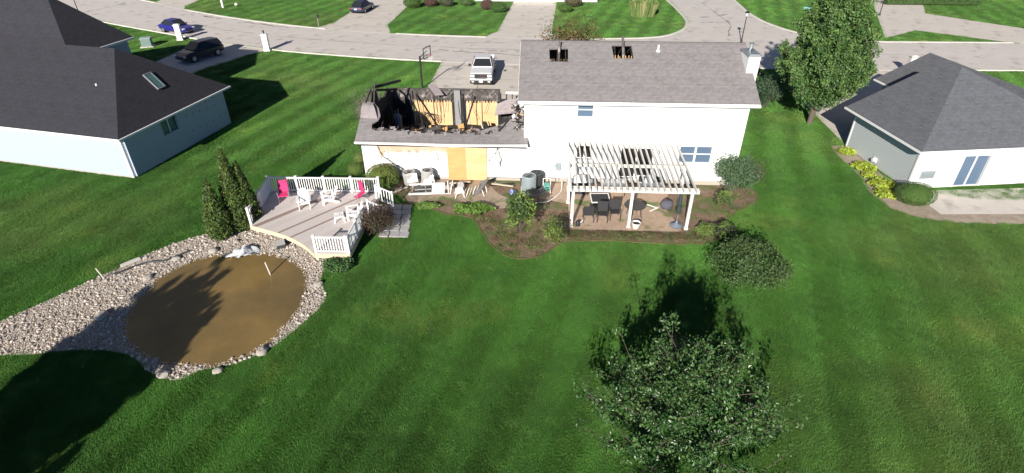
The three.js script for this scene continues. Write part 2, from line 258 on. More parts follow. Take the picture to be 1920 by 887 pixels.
// rolled concrete kerbs
const kp = [[0, 0.018], [0.06, 0.05], [0.16, 0.095], [0.34, 0.10], [0.42, 0.004]];
const kpl = [[0, 0.018], [0.1, 0.034], [0.3, 0.036], [0.42, 0.004]];
const flip = p => p.map(([o, h]) => [-o, h]);
{ const inDrive = (p, Ds) => Ds.some(D => inPoly(p[0], p[1], D));
  const runs = (pts, Ds, sgn) => { const out = []; const f = []; for (let i = 0; i < pts.length - 1; i++) { const n = Math.max(1, Math.ceil(Math.hypot(pts[i + 1][0] - pts[i][0], pts[i + 1][1] - pts[i][1]) / 0.8)); for (let k = 0; k < n; k++) f.push([pts[i][0] + (pts[i + 1][0] - pts[i][0]) * k / n, pts[i][1] + (pts[i + 1][1] - pts[i][1]) * k / n]); }
    let cur = [], st = null; for (const p of f) { const s = inDrive([p[0], p[1] + sgn * 0.4], Ds); if (st !== null && s !== st) { cur.push(p); out.push([st, cur]); cur = []; } cur.push(p); st = s; } out.push([st, cur]); return out; };
  const gs = []; for (const [d, p] of runs(roadNear, [driveMain, driveLeft, driveRight], 1)) if (p.length > 1) gs.push(extrudeAlong(p, d ? kpl : kp));
  struct('kerb', gs, M.kerb);
  const g2 = []; for (const [d, p] of runs(farLeft, [driveFarA, driveFarB, driveFarC], -1)) if (p.length > 1) g2.push(extrudeAlong(p, flip(d ? kpl : kp)));
  struct('kerb', g2, M.kerb);
  const g3 = []; for (const [d, p] of runs(farRight, [driveFarD], -1)) if (p.length > 1) g3.push(extrudeAlong(p, flip(d ? kpl : kp)));
  struct('kerb', g3, M.kerb); }

struct('gravel_bank', sheet(gravelP, 0.014, [pond]), M.gravel);
struct('pond', sheet(pond, 0.030), M.water);
struct('garden_bed', sheet(bedA, 0.010), M.mulch);
struct('patio', sheet(patioP, 0.020), M.patio);
struct('dirt_path', sheet(pathP, 0.016), M.soil);
struct('garden_bed', sheet(bedR, 0.010), M.gravel);
struct('patio', sheet([[22.6, -31.8], [23.0, -29.0], [31, -29.4], [31, -32.6]], 0.03), M.drive);
{ // stone landing beside the deck: separate flags
  const w = struct('stone_walk', sheet(walkP, 0.012), M.mulch); const r = RNG(31);
  for (let i = 0; i < 3; i++) for (let j = 0; j < 6; j++) { const x = -8.75 + i * 0.54 + j * 0.09, z = -28.6 + j * 0.58; mesh('paving_stone', prism([[x, z], [x + 0.49 + rr(-.03, .02, r), z + rr(-.03, .03, r)], [x + 0.5 + rr(-.03, .02, r), z + 0.53], [x + rr(-.02, .03, r), z + 0.52]], 0.012, 0.06 + rr(0, .015, r), 0.012), M.flag, w); } }
{ // edging of the garden bed: pale mown edge stones
  const g = []; const r = RNG(77); const e = bedA.filter(p => p[1] > -30 && p[0] < 12.5 && p[0] > -7); for (let i = 0; i < e.length - 1; i++) if (Math.hypot(e[i + 1][0] - e[i][0], e[i + 1][1] - e[i][1]) < 1.6) g.push(bar([e[i][0], 0.012, e[i][1]], [e[i + 1][0], 0.012, e[i + 1][1]], 0.05, 0.07));
  struct('bed_edging', g, mat(0.16, 0.10, 0.06, 0.9)); }

// ---------------------------------------------------------------- gravel stones and grass (uncountable)
{ const r = RNG(4), ico = new THREE.IcosahedronGeometry(1, 0); ico.scale(1, 0.62, 0.8); const spots = [];
  while (spots.length < 26000) { const x = rr(-25, -9.3, r), z = rr(-26, -14.5, r); if (!inPoly(x, z, gravelP)) continue; let dmin = 0; if (inPoly(x, z, pond) && !(r() < 0.5 && !inPoly(x + (x + 14) * 0.045, z + (z + 19.4) * 0.05, pond))) continue; spots.push([x, z]); }
  const im = new THREE.InstancedMesh(ico, mat(1, 1, 1, 0.9), spots.length), m = new THREE.Matrix4(), q = new THREE.Quaternion(), c = new THREE.Color();
  spots.forEach(([x, z], i) => { const s = rr(0.016, 0.04, r) * (r() < 0.04 ? 2.4 : 1); q.setFromEuler(new THREE.Euler(rr(-.5, .5, r), rr(0, 6.28, r), rr(-.5, .5, r))); m.compose(V(x, 0.02 + s * 0.3, z), q, V(s, s, s)); im.setMatrixAt(i, m); const t = rr(0.26, 0.66, r), w = rr(0.5, 1, r); c.setRGB(t, t * (0.78 + 0.14 * w), t * (0.58 + 0.26 * w)); im.setColorAt(i, c); });
  im.name = 'gravel_stones'; im.userData = { kind: 'stuff', label: 'pale tan gravel stones ringing the muddy brown pond', category: 'gravel' }; im.castShadow = im.receiveShadow = true; scene.add(im); }

const houseMainP = [[-11, -31.9], [12.3, -31.9], [12.3, -40.6], [-11, -40.6]];
const deckP = [[-15.2, -25.27], [-15.65, -29.1], [-9.1, -29.25], [-9.1, -22.85], [-10.85, -22.8], [-11.86, -23.72], [-13.17, -24.55], [-14.47, -25.0]];
const lhC = Math.cos(-0.19), lhS = Math.sin(-0.19);
const lhW = (x, z) => [-25.4 + x * lhC + z * lhS, -31.2 - x * lhS + z * lhC];
const leftHouseP = [[0, 0], [0, -9.6], [-8.7, -9.6], [-8.7, -11], [-24, -11], [-24, -9.6], [-30, -9.6], [-30, 0]].map(p => lhW(...p));
const noGrass = [roadPoly, driveMain, driveFarA, driveFarB, driveFarC, driveLeft, driveRight, driveFarD, pond, gravelP, bedA, bedR, walkP, houseMainP, leftHouseP];
const nbox = noGrass.map(P => [Math.min(...P.map(p => p[0])), Math.max(...P.map(p => p[0])), Math.min(...P.map(p => p[1])), Math.max(...P.map(p => p[1]))]);
const blocked = (x, z) => noGrass.some((P, i) => x > nbox[i][0] && x < nbox[i][1] && z > nbox[i][2] && z < nbox[i][3] && inPoly(x, z, P));
function grassPatch(seed, blades, rad, len, wid, lean) {
  const r = RNG(seed), pos = [], col = [], nor = [];
  for (let i = 0; i < blades; i++) {
    const a = r() * 6.283, d = Math.sqrt(r()) * rad, x = Math.cos(a) * d, z = Math.sin(a) * d, h = len * rr(0.5, 1.15, r), t = r() * 6.283, w = wid * rr(0.6, 1.2, r), lx = rr(-0.5, 0.5, r) * h, lz = (rr(-0.5, 0.5, r) - lean) * h;
    const dx = Math.cos(t) * w, dz = Math.sin(t) * w;
    const A = [x - dx, -0.005, z - dz], B = [x + dx, -0.005, z + dz], Cc = [x + lx, h * 0.9, z + lz];
    pos.push(...A, ...B, ...Cc);
    const g = rr(0.65, 1.3, r), y = r() < 0.05 ? 1 : 0; const cc = y ? [0.17 * g, 0.17 * g, 0.06 * g] : [0.072 * g * rr(0.7, 1.3, r), 0.196 * g, 0.025 * g]; col.push(...cc, ...cc, ...cc);
    
  }
  const g = new THREE.BufferGeometry(); g.setAttribute('position', new THREE.Float32BufferAttribute(pos, 3)); g.setAttribute('color', new THREE.Float32BufferAttribute(col, 3)); g.computeVertexNormals(); return g;
}
const grassMat = new THREE.MeshStandardMaterial({ vertexColors: true, color: 0xffffff, roughness: 0.75, side: THREE.DoubleSide });
function grass(name, label, patch, spots, r, sz) {
  const im = new THREE.InstancedMesh(patch, grassMat, spots.length), m = new THREE.Matrix4(), q = new THREE.Quaternion(), c = new THREE.Color();
  spots.forEach(([x, z], i) => {
    const s = x * 0.955 + z * 0.297 + 0.35 * Math.sin(z * 0.11), st = ((Math.floor(s / 1.15) % 2) + 2) % 2;
    q.setFromAxisAngle(V(0, 1, 0), -0.3 + (st ? Math.PI : 0) + rr(-0.8, 0.8, r)); const k = rr(0.8, 1.25, r) * sz, tl = [[19.4, -42.8, 9.9, -12], [22.4, -36, 14.4, -11]].some(([ax, az, bx, bz]) => { const f = (z - az) / (bz - az), d = x - (ax + (bx - ax) * f) + 0.12 * Math.sin(z * 0.9); return f > 0 && Math.abs(d) < 0.16; });
    m.compose(V(x, 0, z), q, V(k, k * rr(0.8, 1.15, r) * (tl ? 0.35 : 1), k)); im.setMatrixAt(i, m);
    const n1 = fbm(x / 40 + 5, z / 40 + 5, 8, 4), n2 = fbm(x / 11 + 3, z / 11 + 9, 8, 3), dry = Math.max(0, fbm(x / 25 + 2.3, z / 25 + 7.1, 9, 5) - 0.62) * 3.2 * (r() < 0.7 ? 1 : 0);
    const b = 0.55 + 0.5 * n1 + 0.5 * n2 + rr(-0.26, 0.26, r), ol = 0.04 + Math.max(0, fbm(x / 50 + 1.7, z / 50 + 4.4, 8, 4) - 0.48) * 2.2; c.setRGB(b * (0.9 + dry * 1.4 + ol * 0.85), b * (1 + dry * 0.35 + ol * 0.12), b * (0.95 + dry * 0.9 + ol * 0.9)); im.setColorAt(i, c);
  });
  im.name = name; im.userData = { kind: 'stuff', label, category: 'grass' }; im.castShadow = im.receiveShadow = true; scene.add(im);
}
{ const r = RNG(99); const near = [], far = [];
  for (let i = 0; i < 60000; i++) { const z = -9 - 25 * r(), hw = 20 + (-z - 9) * 0.75, x = rr(-hw, hw, r); if (!blocked(x, z)) near.push([x, z]); }
  for (let i = 0; i < 52000; i++) { const z = -33 - 62 * Math.pow(r(), 1.3), hw = 36 + (-z - 33) * 0.85, x = rr(-hw, hw, r); if (!blocked(x, z)) far.push([x, z]); }
  grass('grass', 'mown green lawn grass of the back yard around the pond and deck', grassPatch(1, 120, 0.24, 0.075, 0.008, 0.22), near, r, 1);
  grass('grass_far', 'mown green lawn grass of the side yards and across the street', grassPatch(2, 90, 0.36, 0.055, 0.014, 0.55), far, r, 1.25); }

// ---------------------------------------------------------------- the burned house
const UP = [0, 1, 0];
const house = thing('burned_house', 'white two-storey house with burned-out roofless garage and holes cut in grey roof', 'house', [0, 0, 0]);
{
  const zb = -32, zf = -40.1, x0 = -0.78, x1 = 12.1, t = 0.2;
  // window openings of the rear wall [x0,y0,x1,y1]
  const openings = { up: [2.33, 4.33, 3.2, 5.12], kit: [2.44, 1.58, 3.31, 2.5], door: [5.1, 0.35, 7.0, 2.4], r1: [8.57, 1.55, 9.44, 2.58], r2: [9.55, 1.55, 10.43, 2.58] };
  const hole = ([a, b, c, d]) => rect(a, b, c, d);
  face(rect(x0, 0.3, x1, 5.25), Object.values(openings).map(hole), [0, 0, zb], [1, 0, 0], UP, t, 'wall', M.siding, house);
  face(rect(x0, 0.3, x1, 5.25), [], [0, 0, zf + t], [1, 0, 0], UP, t, 'wall', M.siding, house);
  const gab = [[-zb - 0 + t * 0 + 0.203, 0.3], [-zf - 0.203, 0.3], [-zf - 0.203, 5.25], [36.05, 7.38], [-zb + 0.203, 5.25]];
  face(gab, [], [x0 + t, 0, 0], [0, 0, -1], UP, t, 'wall', M.siding, house);
  face(gab, [], [x1, 0, 0], [0, 0, -1], UP, t, 'wall', M.siding, house);
  mesh('foundation', [box(x1 - x0 - 0.06, 0.3, -zf + zb - 0.06, (x0 + x1) / 2, 0.148, (zb + zf) / 2)], M.found, house);
  mesh('floor', [box(x1 - x0 - 0.5, 0.1, 7.6, (x0 + x1) / 2, 5.1, -36.05), box(x1 - x0 - 0.5, 0.1, 7.6, (x0 + x1) / 2, 2.75, -36.05)], M.char, house);
  // roof, rear slope with two cut holes; u runs along the eave, v up the slope
  const s = Math.hypot(4.5, 2.25), up = [0, 2.25, -4.5], e = [0, 5.36, -31.55];
  const vOf = z => (-31.55 - z) / 4.5 * s;
  const notch = [[12.5, 0], [12.5, vOf(-33.78)], [12.06, vOf(-33.78)], [12.06, vOf(-35.32)], [12.5, vOf(-35.32)]];
  const h1 = [[0.6, vOf(-35.44)], [1.74, vOf(-35.5)], [1.73, vOf(-34.45)], [0.64, vOf(-34.44)]], h2 = [[4.39, vOf(-35.78)], [5.59, vOf(-35.8)], [5.64, vOf(-34.76)], [4.47, vOf(-34.76)]];
  face([[-1.15, 0], ...notch, [12.5, s], [-1.15, s]], [h1, h2], e, [1, 0, 0], up, 0.09, 'roof', M.roofA, house);
  face(rect(-1.15, 0, 12.5, s - 0.004), [], [11.35, 5.36, -40.55], [-1, 0, 0], [0, 2.25, 4.5], 0.09, 'roof', M.roofA, house);
  mesh('ridge_cap', [bar([-1.15, 7.615, -36.05], [12.5, 7.615, -36.05], 0.24, 0.03)], M.roofA, house);
  // charred rafters seen in the holes, and the pried-up boards left standing
  for (let i = 0; i < 26; i++) { const x = -0.4 + i * 0.5; mesh('rafter', [bar([x, 5.2, -32.1], [x, 7.28, -36.0], 0.045, 0.14), bar([x, 7.28, -36.06], [x, 5.2, -40], 0.045, 0.14)], M.char, house); }
  mesh('pried_board', [bar([1.17, 6.75, -34.55], [1.2, 7.62, -35.3], 0.12, 0.05), bar([1.2, 7.0, -35.2], [1.2, 7.85, -35.35], 0.10, 0.04)], M.charGrey, house);
  mesh('pried_board', [bar([5.05, 6.85, -34.8], [5.0, 8.02, -35.7], 0.14, 0.05), bar([5.15, 6.9, -34.9], [5.02, 7.9, -35.6], 0.07, 0.05)], M.charGrey, house);
  { const r = RNG(61); for (let i = 0; i < 7; i++) { const x = 4.55 + i * 0.16; mesh('splinter', [bar([x, 6.86, -34.75], [x + rr(-.05, .05, r), 6.98 + rr(0, .16, r), -34.95], 0.04, 0.03)], M.plyDark, house); } for (let i = 0; i < 3; i++) mesh('splinter', [box(0.1, 0.03, 0.1, 1.35 + i * 0.12, 6.74, -34.6)], M.white, house); }
  // eaves
  mesh('fascia', [box(13.65, 0.2, 0.03, 5.675, 5.26, -31.56)], M.white, house);
  mesh('gutter', [extrudeBox(-1.15, 12.5, 5.27, -31.54)], M.white, house);
  mesh('soffit', [box(13.2, 0.02, 0.42, 5.67, 5.16, -31.78)], M.white, house);
  mesh('rake_board', [bar([12.5, 5.27, -31.6], [12.5, 7.47, -36.05], 0.03, 0.16), bar([12.5, 7.47, -36.06], [12.5, 5.27, -40.5], 0.03, 0.16)], M.white, house);
  mesh('rake_board', [bar([-1.15, 5.27, -31.6], [-1.15, 7.47, -36.05], 0.03, 0.16), bar([-1.15, 7.47, -36.06], [-1.15, 5.27, -40.5], 0.03, 0.16)], M.white, house);
  for (const x of [x0 + 0.06, x1 - 0.06]) mesh('corner_board', [box(0.13, 4.95, 0.03, x, 2.775, zb + 0.018)], M.white, house);
  mesh('downspout', [rod([11.95, 5.2, -31.6], [11.95, 4.95, -31.92], 0.04), rod([11.95, 4.95, -31.92], [11.95, 0.25, -31.92], 0.04)], M.white, house);
  // vent pipe
  mesh('vent_pipe', [rod([7.16, 7.15, -35.4], [7.16, 7.62, -35.4], 0.06, 0.06, 12), lathe([[0.16, 0], [0.07, 0.12]], 7.16, 7.22, -35.4, 12)], M.white, house);
  // chimney chase
  const ch = mesh('chimney', [box(0.66, 7.42, 1.5, 12.41, 3.71, -34.55)], M.siding, house);
  mesh('cap', [box(0.78, 0.06, 1.62, 12.41, 7.45, -34.55), box(0.6, 0.05, 1.4, 12.41, 7.5, -34.55)], M.metal, ch);
  mesh('flue', [rod([12.4, 7.5, -34.75], [12.4, 7.92, -34.75], 0.11, 0.11, 14), lathe([[0, .08], [0.17, 0], [0.17, 0.02]], 12.4, 7.94, -34.75, 14)], M.metal, ch);
  mesh('flue', [rod([12.35, 7.5, -34.35], [12.35, 7.72, -34.35], 0.06, 0.06, 12)], M.acDark, ch);
  // windows
  const win = ([a, b, c, d], glass, sash = true, mull = 0) => {
    const w = c - a, h = d - b, cx = (a + c) / 2, cy = (b + d) / 2, z = zb;
    const f = mesh('window', [box(w + 0.12, 0.06, 0.05, cx, d + 0.03, z + 0.027), box(w + 0.12, 0.06, 0.06, cx, b - 0.03, z + 0.032), box(0.06, h - 0.004, 0.05, a - 0.03, cy, z + 0.027), box(0.06, h - 0.004, 0.05, c + 0.03, cy, z + 0.027)], M.white, house);
    if (sash) { mesh('pane', [box(w, h / 2 - 0.02, 0.02, cx, b + h / 4 - 0.01, z - 0.06)], glass, f); mesh('pane', [box(w, h / 2 - 0.02, 0.02, cx, d - h / 4 + 0.01, z - 0.10)], glass, f); mesh('sash', [box(w, 0.05, 0.05, cx, cy, z - 0.07)], M.white, f); }
    else { mesh('pane', [box(w / 2 - 0.03, h, 0.02, cx - w / 4, cy, z - 0.08)], glass, f); mesh('pane', [box(w / 2 - 0.03, h, 0.02, cx + w / 4, cy, z - 0.1)], glass, f); mesh('mullion', [box(0.08, h, 0.06, cx, cy, z - 0.07), box(w, 0.06, 0.05, cx, b + 0.1, z - 0.06)], M.white, f); }
    return f;
  };
  win(openings.up, M.glass); win(openings.kit, M.glassDark, false); win(openings.r1, M.glass); win(openings.r2, M.glass);
  const dr = win(openings.door, M.glassDark, false); dr.name = 'patio_door';
  mesh('door_handle', [box(0.03, 0.25, 0.05, 6.1, 1.3, -31.97)], M.black, dr);
  mesh('wall_lamp', [rod([7.35, 2.0, -31.9], [7.35, 2.25, -31.9], 0.07, 0.04, 8), box(0.1, 0.2, 0.1, 7.35, 2.2, -31.95)], M.acGrey, house);
  mesh('meter_box', [box(0.3, 0.45, 0.14, 1.35, 1.1, -31.92), rod([1.2, 1.2, -31.85], [1.2, 1.2, -31.78], 0.09, 0.09, 12), rod([1.4, 0.9, -31.93], [1.4, 0.1, -31.93], 0.02)], M.acGrey, house);
}
function extrudeBox(xa, xb, y, z) { // half-round gutter along x
  const s = new THREE.Shape(); s.moveTo(0, 0.06); s.lineTo(0.02, -0.02); s.quadraticCurveTo(0.03, -0.08, 0.08, -0.08); s.quadraticCurveTo(0.13, -0.07, 0.14, 0.06); s.lineTo(0.12, 0.06); s.quadraticCurveTo(0.12, -0.05, 0.08, -0.05); s.lineTo(0.03, -0.03); s.lineTo(0.02, 0.06);
  const g = new THREE.ExtrudeGeometry(s, { depth: xb - xa, bevelEnabled: false }); g.rotateY(-Math.PI / 2); g.scale(-1, 1, 1); g.rotateY(0); 
  // after the turn the profile's x lies along z
  g.computeBoundingBox(); const b = g.boundingBox; g.translate(xa - b.min.x, y, z - b.min.z); g.computeVertexNormals(); return g;
}
// the burned garage, part of the same house
{
  const r = RNG(314), zb = -32, zf = -40.3, x0 = -10.75, x1 = -0.98;
  const jag = (xa, xb, y, amp, n) => { const o = []; for (let i = 0; i <= n; i++) o.push([xa + (xb - xa) * i / n, y + rr(-amp, amp, r)]); return o; };
  // rear wall: charred core, melted white vinyl on it, exposed sheathing along the top
  face(rect(x0, 0.2, x1, 2.45), [rect(-5.4, 0.02 + 0.19, -3.1, 2.3)], [0, 0, zb - 0.03], [1, 0, 0], UP, 0.16, 'wall', M.char, house);
  face([[x0, 0.2], [-5.5, 0.2], [-5.5, 1.84], ...jag(-5.6, -9.3, 1.86, 0.13, 26), [-9.45, 1.6], [-9.62, 1.35], [-9.75, 1.62], [-9.8, 2.1], [-9.95, 2.4], [x0, 2.42]], [], [0, 0, zb], [1, 0, 0], UP, 0.025, 'melted_siding', M.melted, house);
  face([[-9.9, 1.4], [-5.5, 1.7], [-5.5, 2.34], ...jag(-5.6, -9.8, 2.3, 0.08, 22), [-9.9, 2.2]], [], [0, 0, zb - 0.026], [1, 0, 0], UP, 0.003, 'sheathing', M.sheath, house);
  face([[-3.06, 0.25], [x1 + 0.18, 0.25], [x1 + 0.18, 2.43], [-1.9, 2.43], [-2.25, 2.38], [-2.35, 1.9], [-2.5, 1.55], [-2.62, 1.35], [-2.75, 1.6], [-3.06, 1.3]], [], [0, 0, zb], [1, 0, 0], UP, 0.025, 'melted_siding', M.siding, house);
  face([[-3.06, 1.1], [-2.2, 1.4], [-2.1, 2.35], [-3.06, 2.3]], [], [0, 0, zb - 0.026], [1, 0, 0], UP, 0.003, 'sheathing', M.melted, house);
  // torn strips of vinyl and drip edge
  const strip = (pts, w, m = M.white) => mesh('torn_siding_strip', [extrudeRibbon(pts, w)], m, house);
  strip([[-2.3, 2.4, -31.95], [-2.32, 1.9, -31.9], [-2.2, 1.5, -31.86], [-2.28, 1.2, -31.9]], 0.14, M.greyMelt);
  strip([[-2.35, 2.3, -31.93], [-2.55, 1.9, -31.85], [-2.8, 1.62, -31.88], [-2.95, 1.35, -31.93]], 0.07, M.charGrey);
  strip([[-2.18, 1.5, -31.88], [-2.25, 1.25, -31.82], [-2.2, 1.02, -31.9]], 0.07, M.charGrey);
  strip([[-9.85, 2.4, -31.95], [-9.75, 2.1, -31.9], [-9.6, 1.7, -31.86], [-9.35, 1.4, -31.9]], 0.10, M.greyMelt);
  strip([[-9.3, 1.45, -31.9], [-9.0, 1.2, -31.84], [-8.6, 0.9, -31.86]], 0.08, M.charGrey);
  strip([[-9.45, 1.9, -31.93], [-8.9, 1.75, -31.9], [-8.6, 1.95, -31.93]], 0.04, M.greyMelt); strip([[-6.2, 1.9, -31.93], [-6.1, 1.6, -31.88], [-6.05, 1.3, -31.92]], 0.05, M.greyMelt); strip([[-7.9, 2.0, -31.92], [-7.85, 1.92, -31.85], [-7.2, 1.88, -31.93]], 0.05, M.greyMelt);
  mesh('corner_board', [box(0.12, 2.2, 0.03, x0 + 0.07, 1.3, zb + 0.018)], M.white, house);
  mesh('foundation', [box(x1 - x0 - 0.02, 0.2, -zf + zb - 0.1, (x0 + x1) / 2, 0.095, (zb + zf) / 2)], M.found, house);
  // plywood nailed over the rear door opening
  mesh('plywood_sheet', [box(1.13, 2.42, 0.02, -4.93, 1.24, zb + 0.05)], M.plyDark, house);
  for (let i = 0; i < 4; i++) mesh('plywood_sheet', [box(1.3, 0.598, 0.02, -3.71, 0.34 + i * 0.602, zb + 0.055)], [M.ply, M.plyPale, M.ply, M.plyPale][i], house);
  // side wall
  face([[-zb + 0.2, 0.2], [-zf - 0.2, 0.2], [-zf - 0.2, 2.9], ...jag(39.2, 36.6, 3.3, 0.25, 8), [36.2, 4.3], [35.4, 4.5], [34.6, 4.0], [34.0, 3.4], [32.6, 2.65], [-zb + 0.2, 2.4]], [], [x0 + 0.12, 0, 0], [0, 0, -1], UP, 0.12, 'wall', M.char, house);
  face([[-zb + 0.02, 0.2], [-zf - 0.02, 0.2], [-zf - 0.02, 2.5], [36, 2.55], [-zb + 0.02, 2.3]], [], [x0 - 0.008, 0, 0], [0, 0, -1], UP, 0.02, 'melted_siding', M.melted, house);
  for (let i = 0; i < 12; i++) mesh('charred_stud', [box(0.05, 2.5 + rr(-.3, .25, r), 0.09, x0 + 0.16, 1.4, -33 - i * 0.6)], M.char, house);
  // street-side wall: charred header, boarded garage-door openings, pier, stud bay
  face([[x0, 2.22], [-2.75, 2.22], [-2.75, 2.95], ...jag(-3, -10.5, 2.98, 0.05, 26), [x0, 2.9]], [], [0, 0, zf], [1, 0, 0], UP, 0.18, 'header_beam', M.charGrey, house);
  mesh('wall_plate', [box(8.0, 0.05, 0.2, -6.75, 3.05, zf - 0.09)], M.charGrey, house);
  for (let i = 0; i < 30; i++) { const x = -9.1 + i * 0.21; mesh('charred_cripple', [box(0.05, rr(.1, .22, r), 0.05, x, 2.2, zf + 0.03)], i % 4 ? M.char : M.timber, house); }
  face(rect(x0, 0.2, -9.28, 2.22), [], [0, 0, zf], [1, 0, 0], UP, 0.18, 'wall', M.char, house);
  for (let i = 0; i < 4; i++) mesh('charred_stud', [box(0.05, 2.5, 0.09, -9.35 - i * 0.4, 1.45, zf + 0.06)], M.char, house);
  mesh('door_jamb', [box(0.1, 2.85, 0.14, -9.22, 1.5, zf + 0.09)], M.charGrey, house);
  [[-9.16, -7.7], [-7.68, -6.28]].forEach(([a, b], i) => mesh('plywood_sheet', [box(b - a - 0.01, 2.05, 0.02, (a + b) / 2, 1.22, zf - 0.1)], M.plyPale, house));
  [[-5.3, -4.13], [-4.11, -2.98]].forEach(([a, b], i) => { mesh('plywood_sheet', [box(b - a - 0.01, 0.95, 0.02, (a + b) / 2, 1.77, zf - 0.1)], M.plyPale, house); mesh('plywood_sheet', [box(b - a - 0.01, 1.1, 0.02, (a + b) / 2, 0.735, zf - 0.1)], M.ply, house); });
  for (const x of [-7.69, -4.12]) mesh('batten', [box(0.05, 2.1, 0.03, x, 1.2, zf - 0.06)], M.char, house);
  for (const x of [-5.1, -2.98]) mesh('batten', [box(0.08, 2.1, 0.05, x, 1.2, zf - 0.05)], M.timber, house);
  const pier = mesh('pier', [box(0.44, 3.0, 0.3, -5.88, 1.55, zf + 0.08)], mat(0.26, 0.26, 0.27, 0.9, { bumpMap: T.charB, bumpScale: 0.02 }), house);
  mesh('charred_edge', [box(0.2, 2.7, 0.2, -6.21, 1.4, zf + 0.06), box(0.2, 2.7, 0.2, -5.55, 1.4, zf + 0.06)], M.char, pier);
  for (let i = 0; i < 5; i++) mesh('charred_stud', [box(0.08, 2.6, 0.1, -2.72 + i * 0.42, 1.5, zf - 0.05)], M.char, house);
  mesh('wall_plate', [box(1.3, 0.16, 0.08, -1.7, 2.88, zf + 0.03)], M.white, house);
  mesh('wall', [box(1.72, 2.1, 0.05, -1.85, 1.2, zf - 0.12)], M.char, house);
  // inner wall of the main house side, burned
  face([[32.2, 0.2], [40.1, 0.2], [40.1, 2.8], ...jag(39.6, 32.6, 3.0, 0.3, 14), [32.2, 2.5]], [], [x1 + 0.19, 0, 0], [0, 0, -1], UP, 0.02, 'wall', M.char, house);
  // what is left of the roof: sagging strip along the rear eave and a curled flap at the gable
  const s5 = Math.hypot(1, 0.5), e = [0, 2.72, -31.5], vz = z => (-31.5 - z) * s5;
  const edge = [[-0.55, vz(-32.9)], [-1.1, vz(-33.6)], [-1.6, vz(-33.35)], [-2.2, vz(-33.0)], [-2.9, vz(-32.8)], [-3.5, vz(-32.55)], ...Array.from({ length: 14 }, (_, i) => [-3.9 - i * 0.42, vz(-32.4) + rr(-.06, .06, r)]), [-10.1, vz(-32.4)], [-10.15, vz(-32.75)], [-9.8, vz(-33.0)], [-9.72, vz(-33.3)], [-9.95, vz(-33.9)], [-10.3, vz(-34.3)], [-10.72, vz(-34.4)], [-10.95, vz(-34.1)]];
  // sag: bend the strip down in the middle
  const rs = mesh('garage_roof_remnant', slabSag([[-10.98, 0], [-0.55, 0], ...edge], e), M.roofA, house, true);
  mesh('fascia', [tubeBox([[-10.98, 2.62, -31.5], [-8, 2.6, -31.5], [-5, 2.56, -31.48], [-2.5, 2.6, -31.5], [-0.55, 2.62, -31.5]], 0.04, 0.15)], M.white, house);
  mesh('gutter', [tubeBox([[-10.98, 2.66, -31.43], [-8, 2.63, -31.42], [-5, 2.57, -31.38], [-2.5, 2.64, -31.42], [-0.55, 2.68, -31.43]], 0.1, 0.1)], M.white, house);
  mesh('soffit', [box(10.2, 0.02, 0.4, -5.8, 2.44, -31.72)], M.char, house);
  mesh('curled_shingles', [curl([-10.95, 4.0, -34.1], 1.1, 1.0)], M.shingleBack, house);
  mesh('gable_board', [bar([-10.9, 4.0, -34.2], [-10.8, 4.55, -35.6], 0.05, 0.14), bar([-10.25, 3.2, -33.4], [-10.6, 4.9, -36.0], 0.07, 0.12)], M.charGrey, house);
  mesh('gable_board', [bar([-10.7, 4.6, -35.8], [-9.6, 4.1, -38.9], 0.08, 0.18), bar([-10.6, 4.3, -36.2], [-10.2, 3.1, -40.0], 0.06, 0.15)], M.char, house);
  // charred rafters and joists left hanging in the opening, scorched edge of the torn roof
  { const q = RNG(271);
    for (let i = 0; i < 13; i++) { const x = -9.6 + i * 0.68 + rr(-.15, .15, q), l = rr(0.3, 1.3, q); mesh('charred_rafter', [bar([x, 2.78, -32.0], [x + rr(-.2, .2, q), 2.78 + l * rr(0.2, 0.5, q), -32.2 - l], 0.045, 0.14)], M.char, house); }
    for (const [a, b] of [[[-10.4, 1.0, -36.5], [-8.2, 0.6, -38.6]], [[-8.9, 2.7, -40.2], [-7.9, 0.9, -37.2]], [[-6.4, 0.7, -35.2], [-3.8, 1.1, -37.4]], [[-4.6, 2.6, -40.2], [-5.2, 0.8, -37.6]], [[-3.2, 0.9, -35.0], [-1.4, 2.3, -38.4]], [[-10.5, 2.7, -38.6], [-9.1, 0.6, -35.6]], [[-7.6, 0.9, -34.0], [-5.4, 0.8, -35.6]], [[-2.6, 1.0, -37.5], [-1.3, 1.3, -35.2]]]) mesh('charred_rafter', [bar(a, b, 0.06, 0.16)], q() < 0.35 ? M.charGrey : M.char, house);
    for (let i = 0; i < 60; i++) { const x = -9.9 + i * 0.155, z = -32.38 - (x > -3.2 ? (x + 3.2) * 0.4 : 0) + rr(-.1, .12, q); mesh('scorched_shingle', [box(rr(.1, .32, q), 0.015, rr(.08, .26, q), x, 2.72 + (-z - 31.5) * 0.5 + 0.03 - (x > -8.5 && x < -1.5 ? 0.14 : 0), z, rr(-.5, .5, q), 0.45 + rr(-.35, .3, q), rr(-.25, .25, q))], [M.char, M.charGrey, M.roofA, M.shingleBack, M.char][i % 5], house); }
    for (let i = 0; i < 9; i++) { const x = -8.9 + i * 0.85 + rr(-.2, .2, q); mesh('dangling_wire', [tube([[x, 2.95, -40.2], [x + rr(-.2, .2, q), 2.2, -40.05], [x + rr(-.4, .4, q), rr(0.8, 1.7, q), -39.9]], 0.014, 8, 4)], M.black, house); }
  }
  // shingle slabs that slid off
  mesh('fallen_shingle_slab', [slab(rect(0, 0, 0.62, 1.45), [], [-8.1, 3.2, -40.75], [0.98, 0.06, -.1], [0.62, -0.33, 1.05], 0.05)], M.shingleBack, house, true);
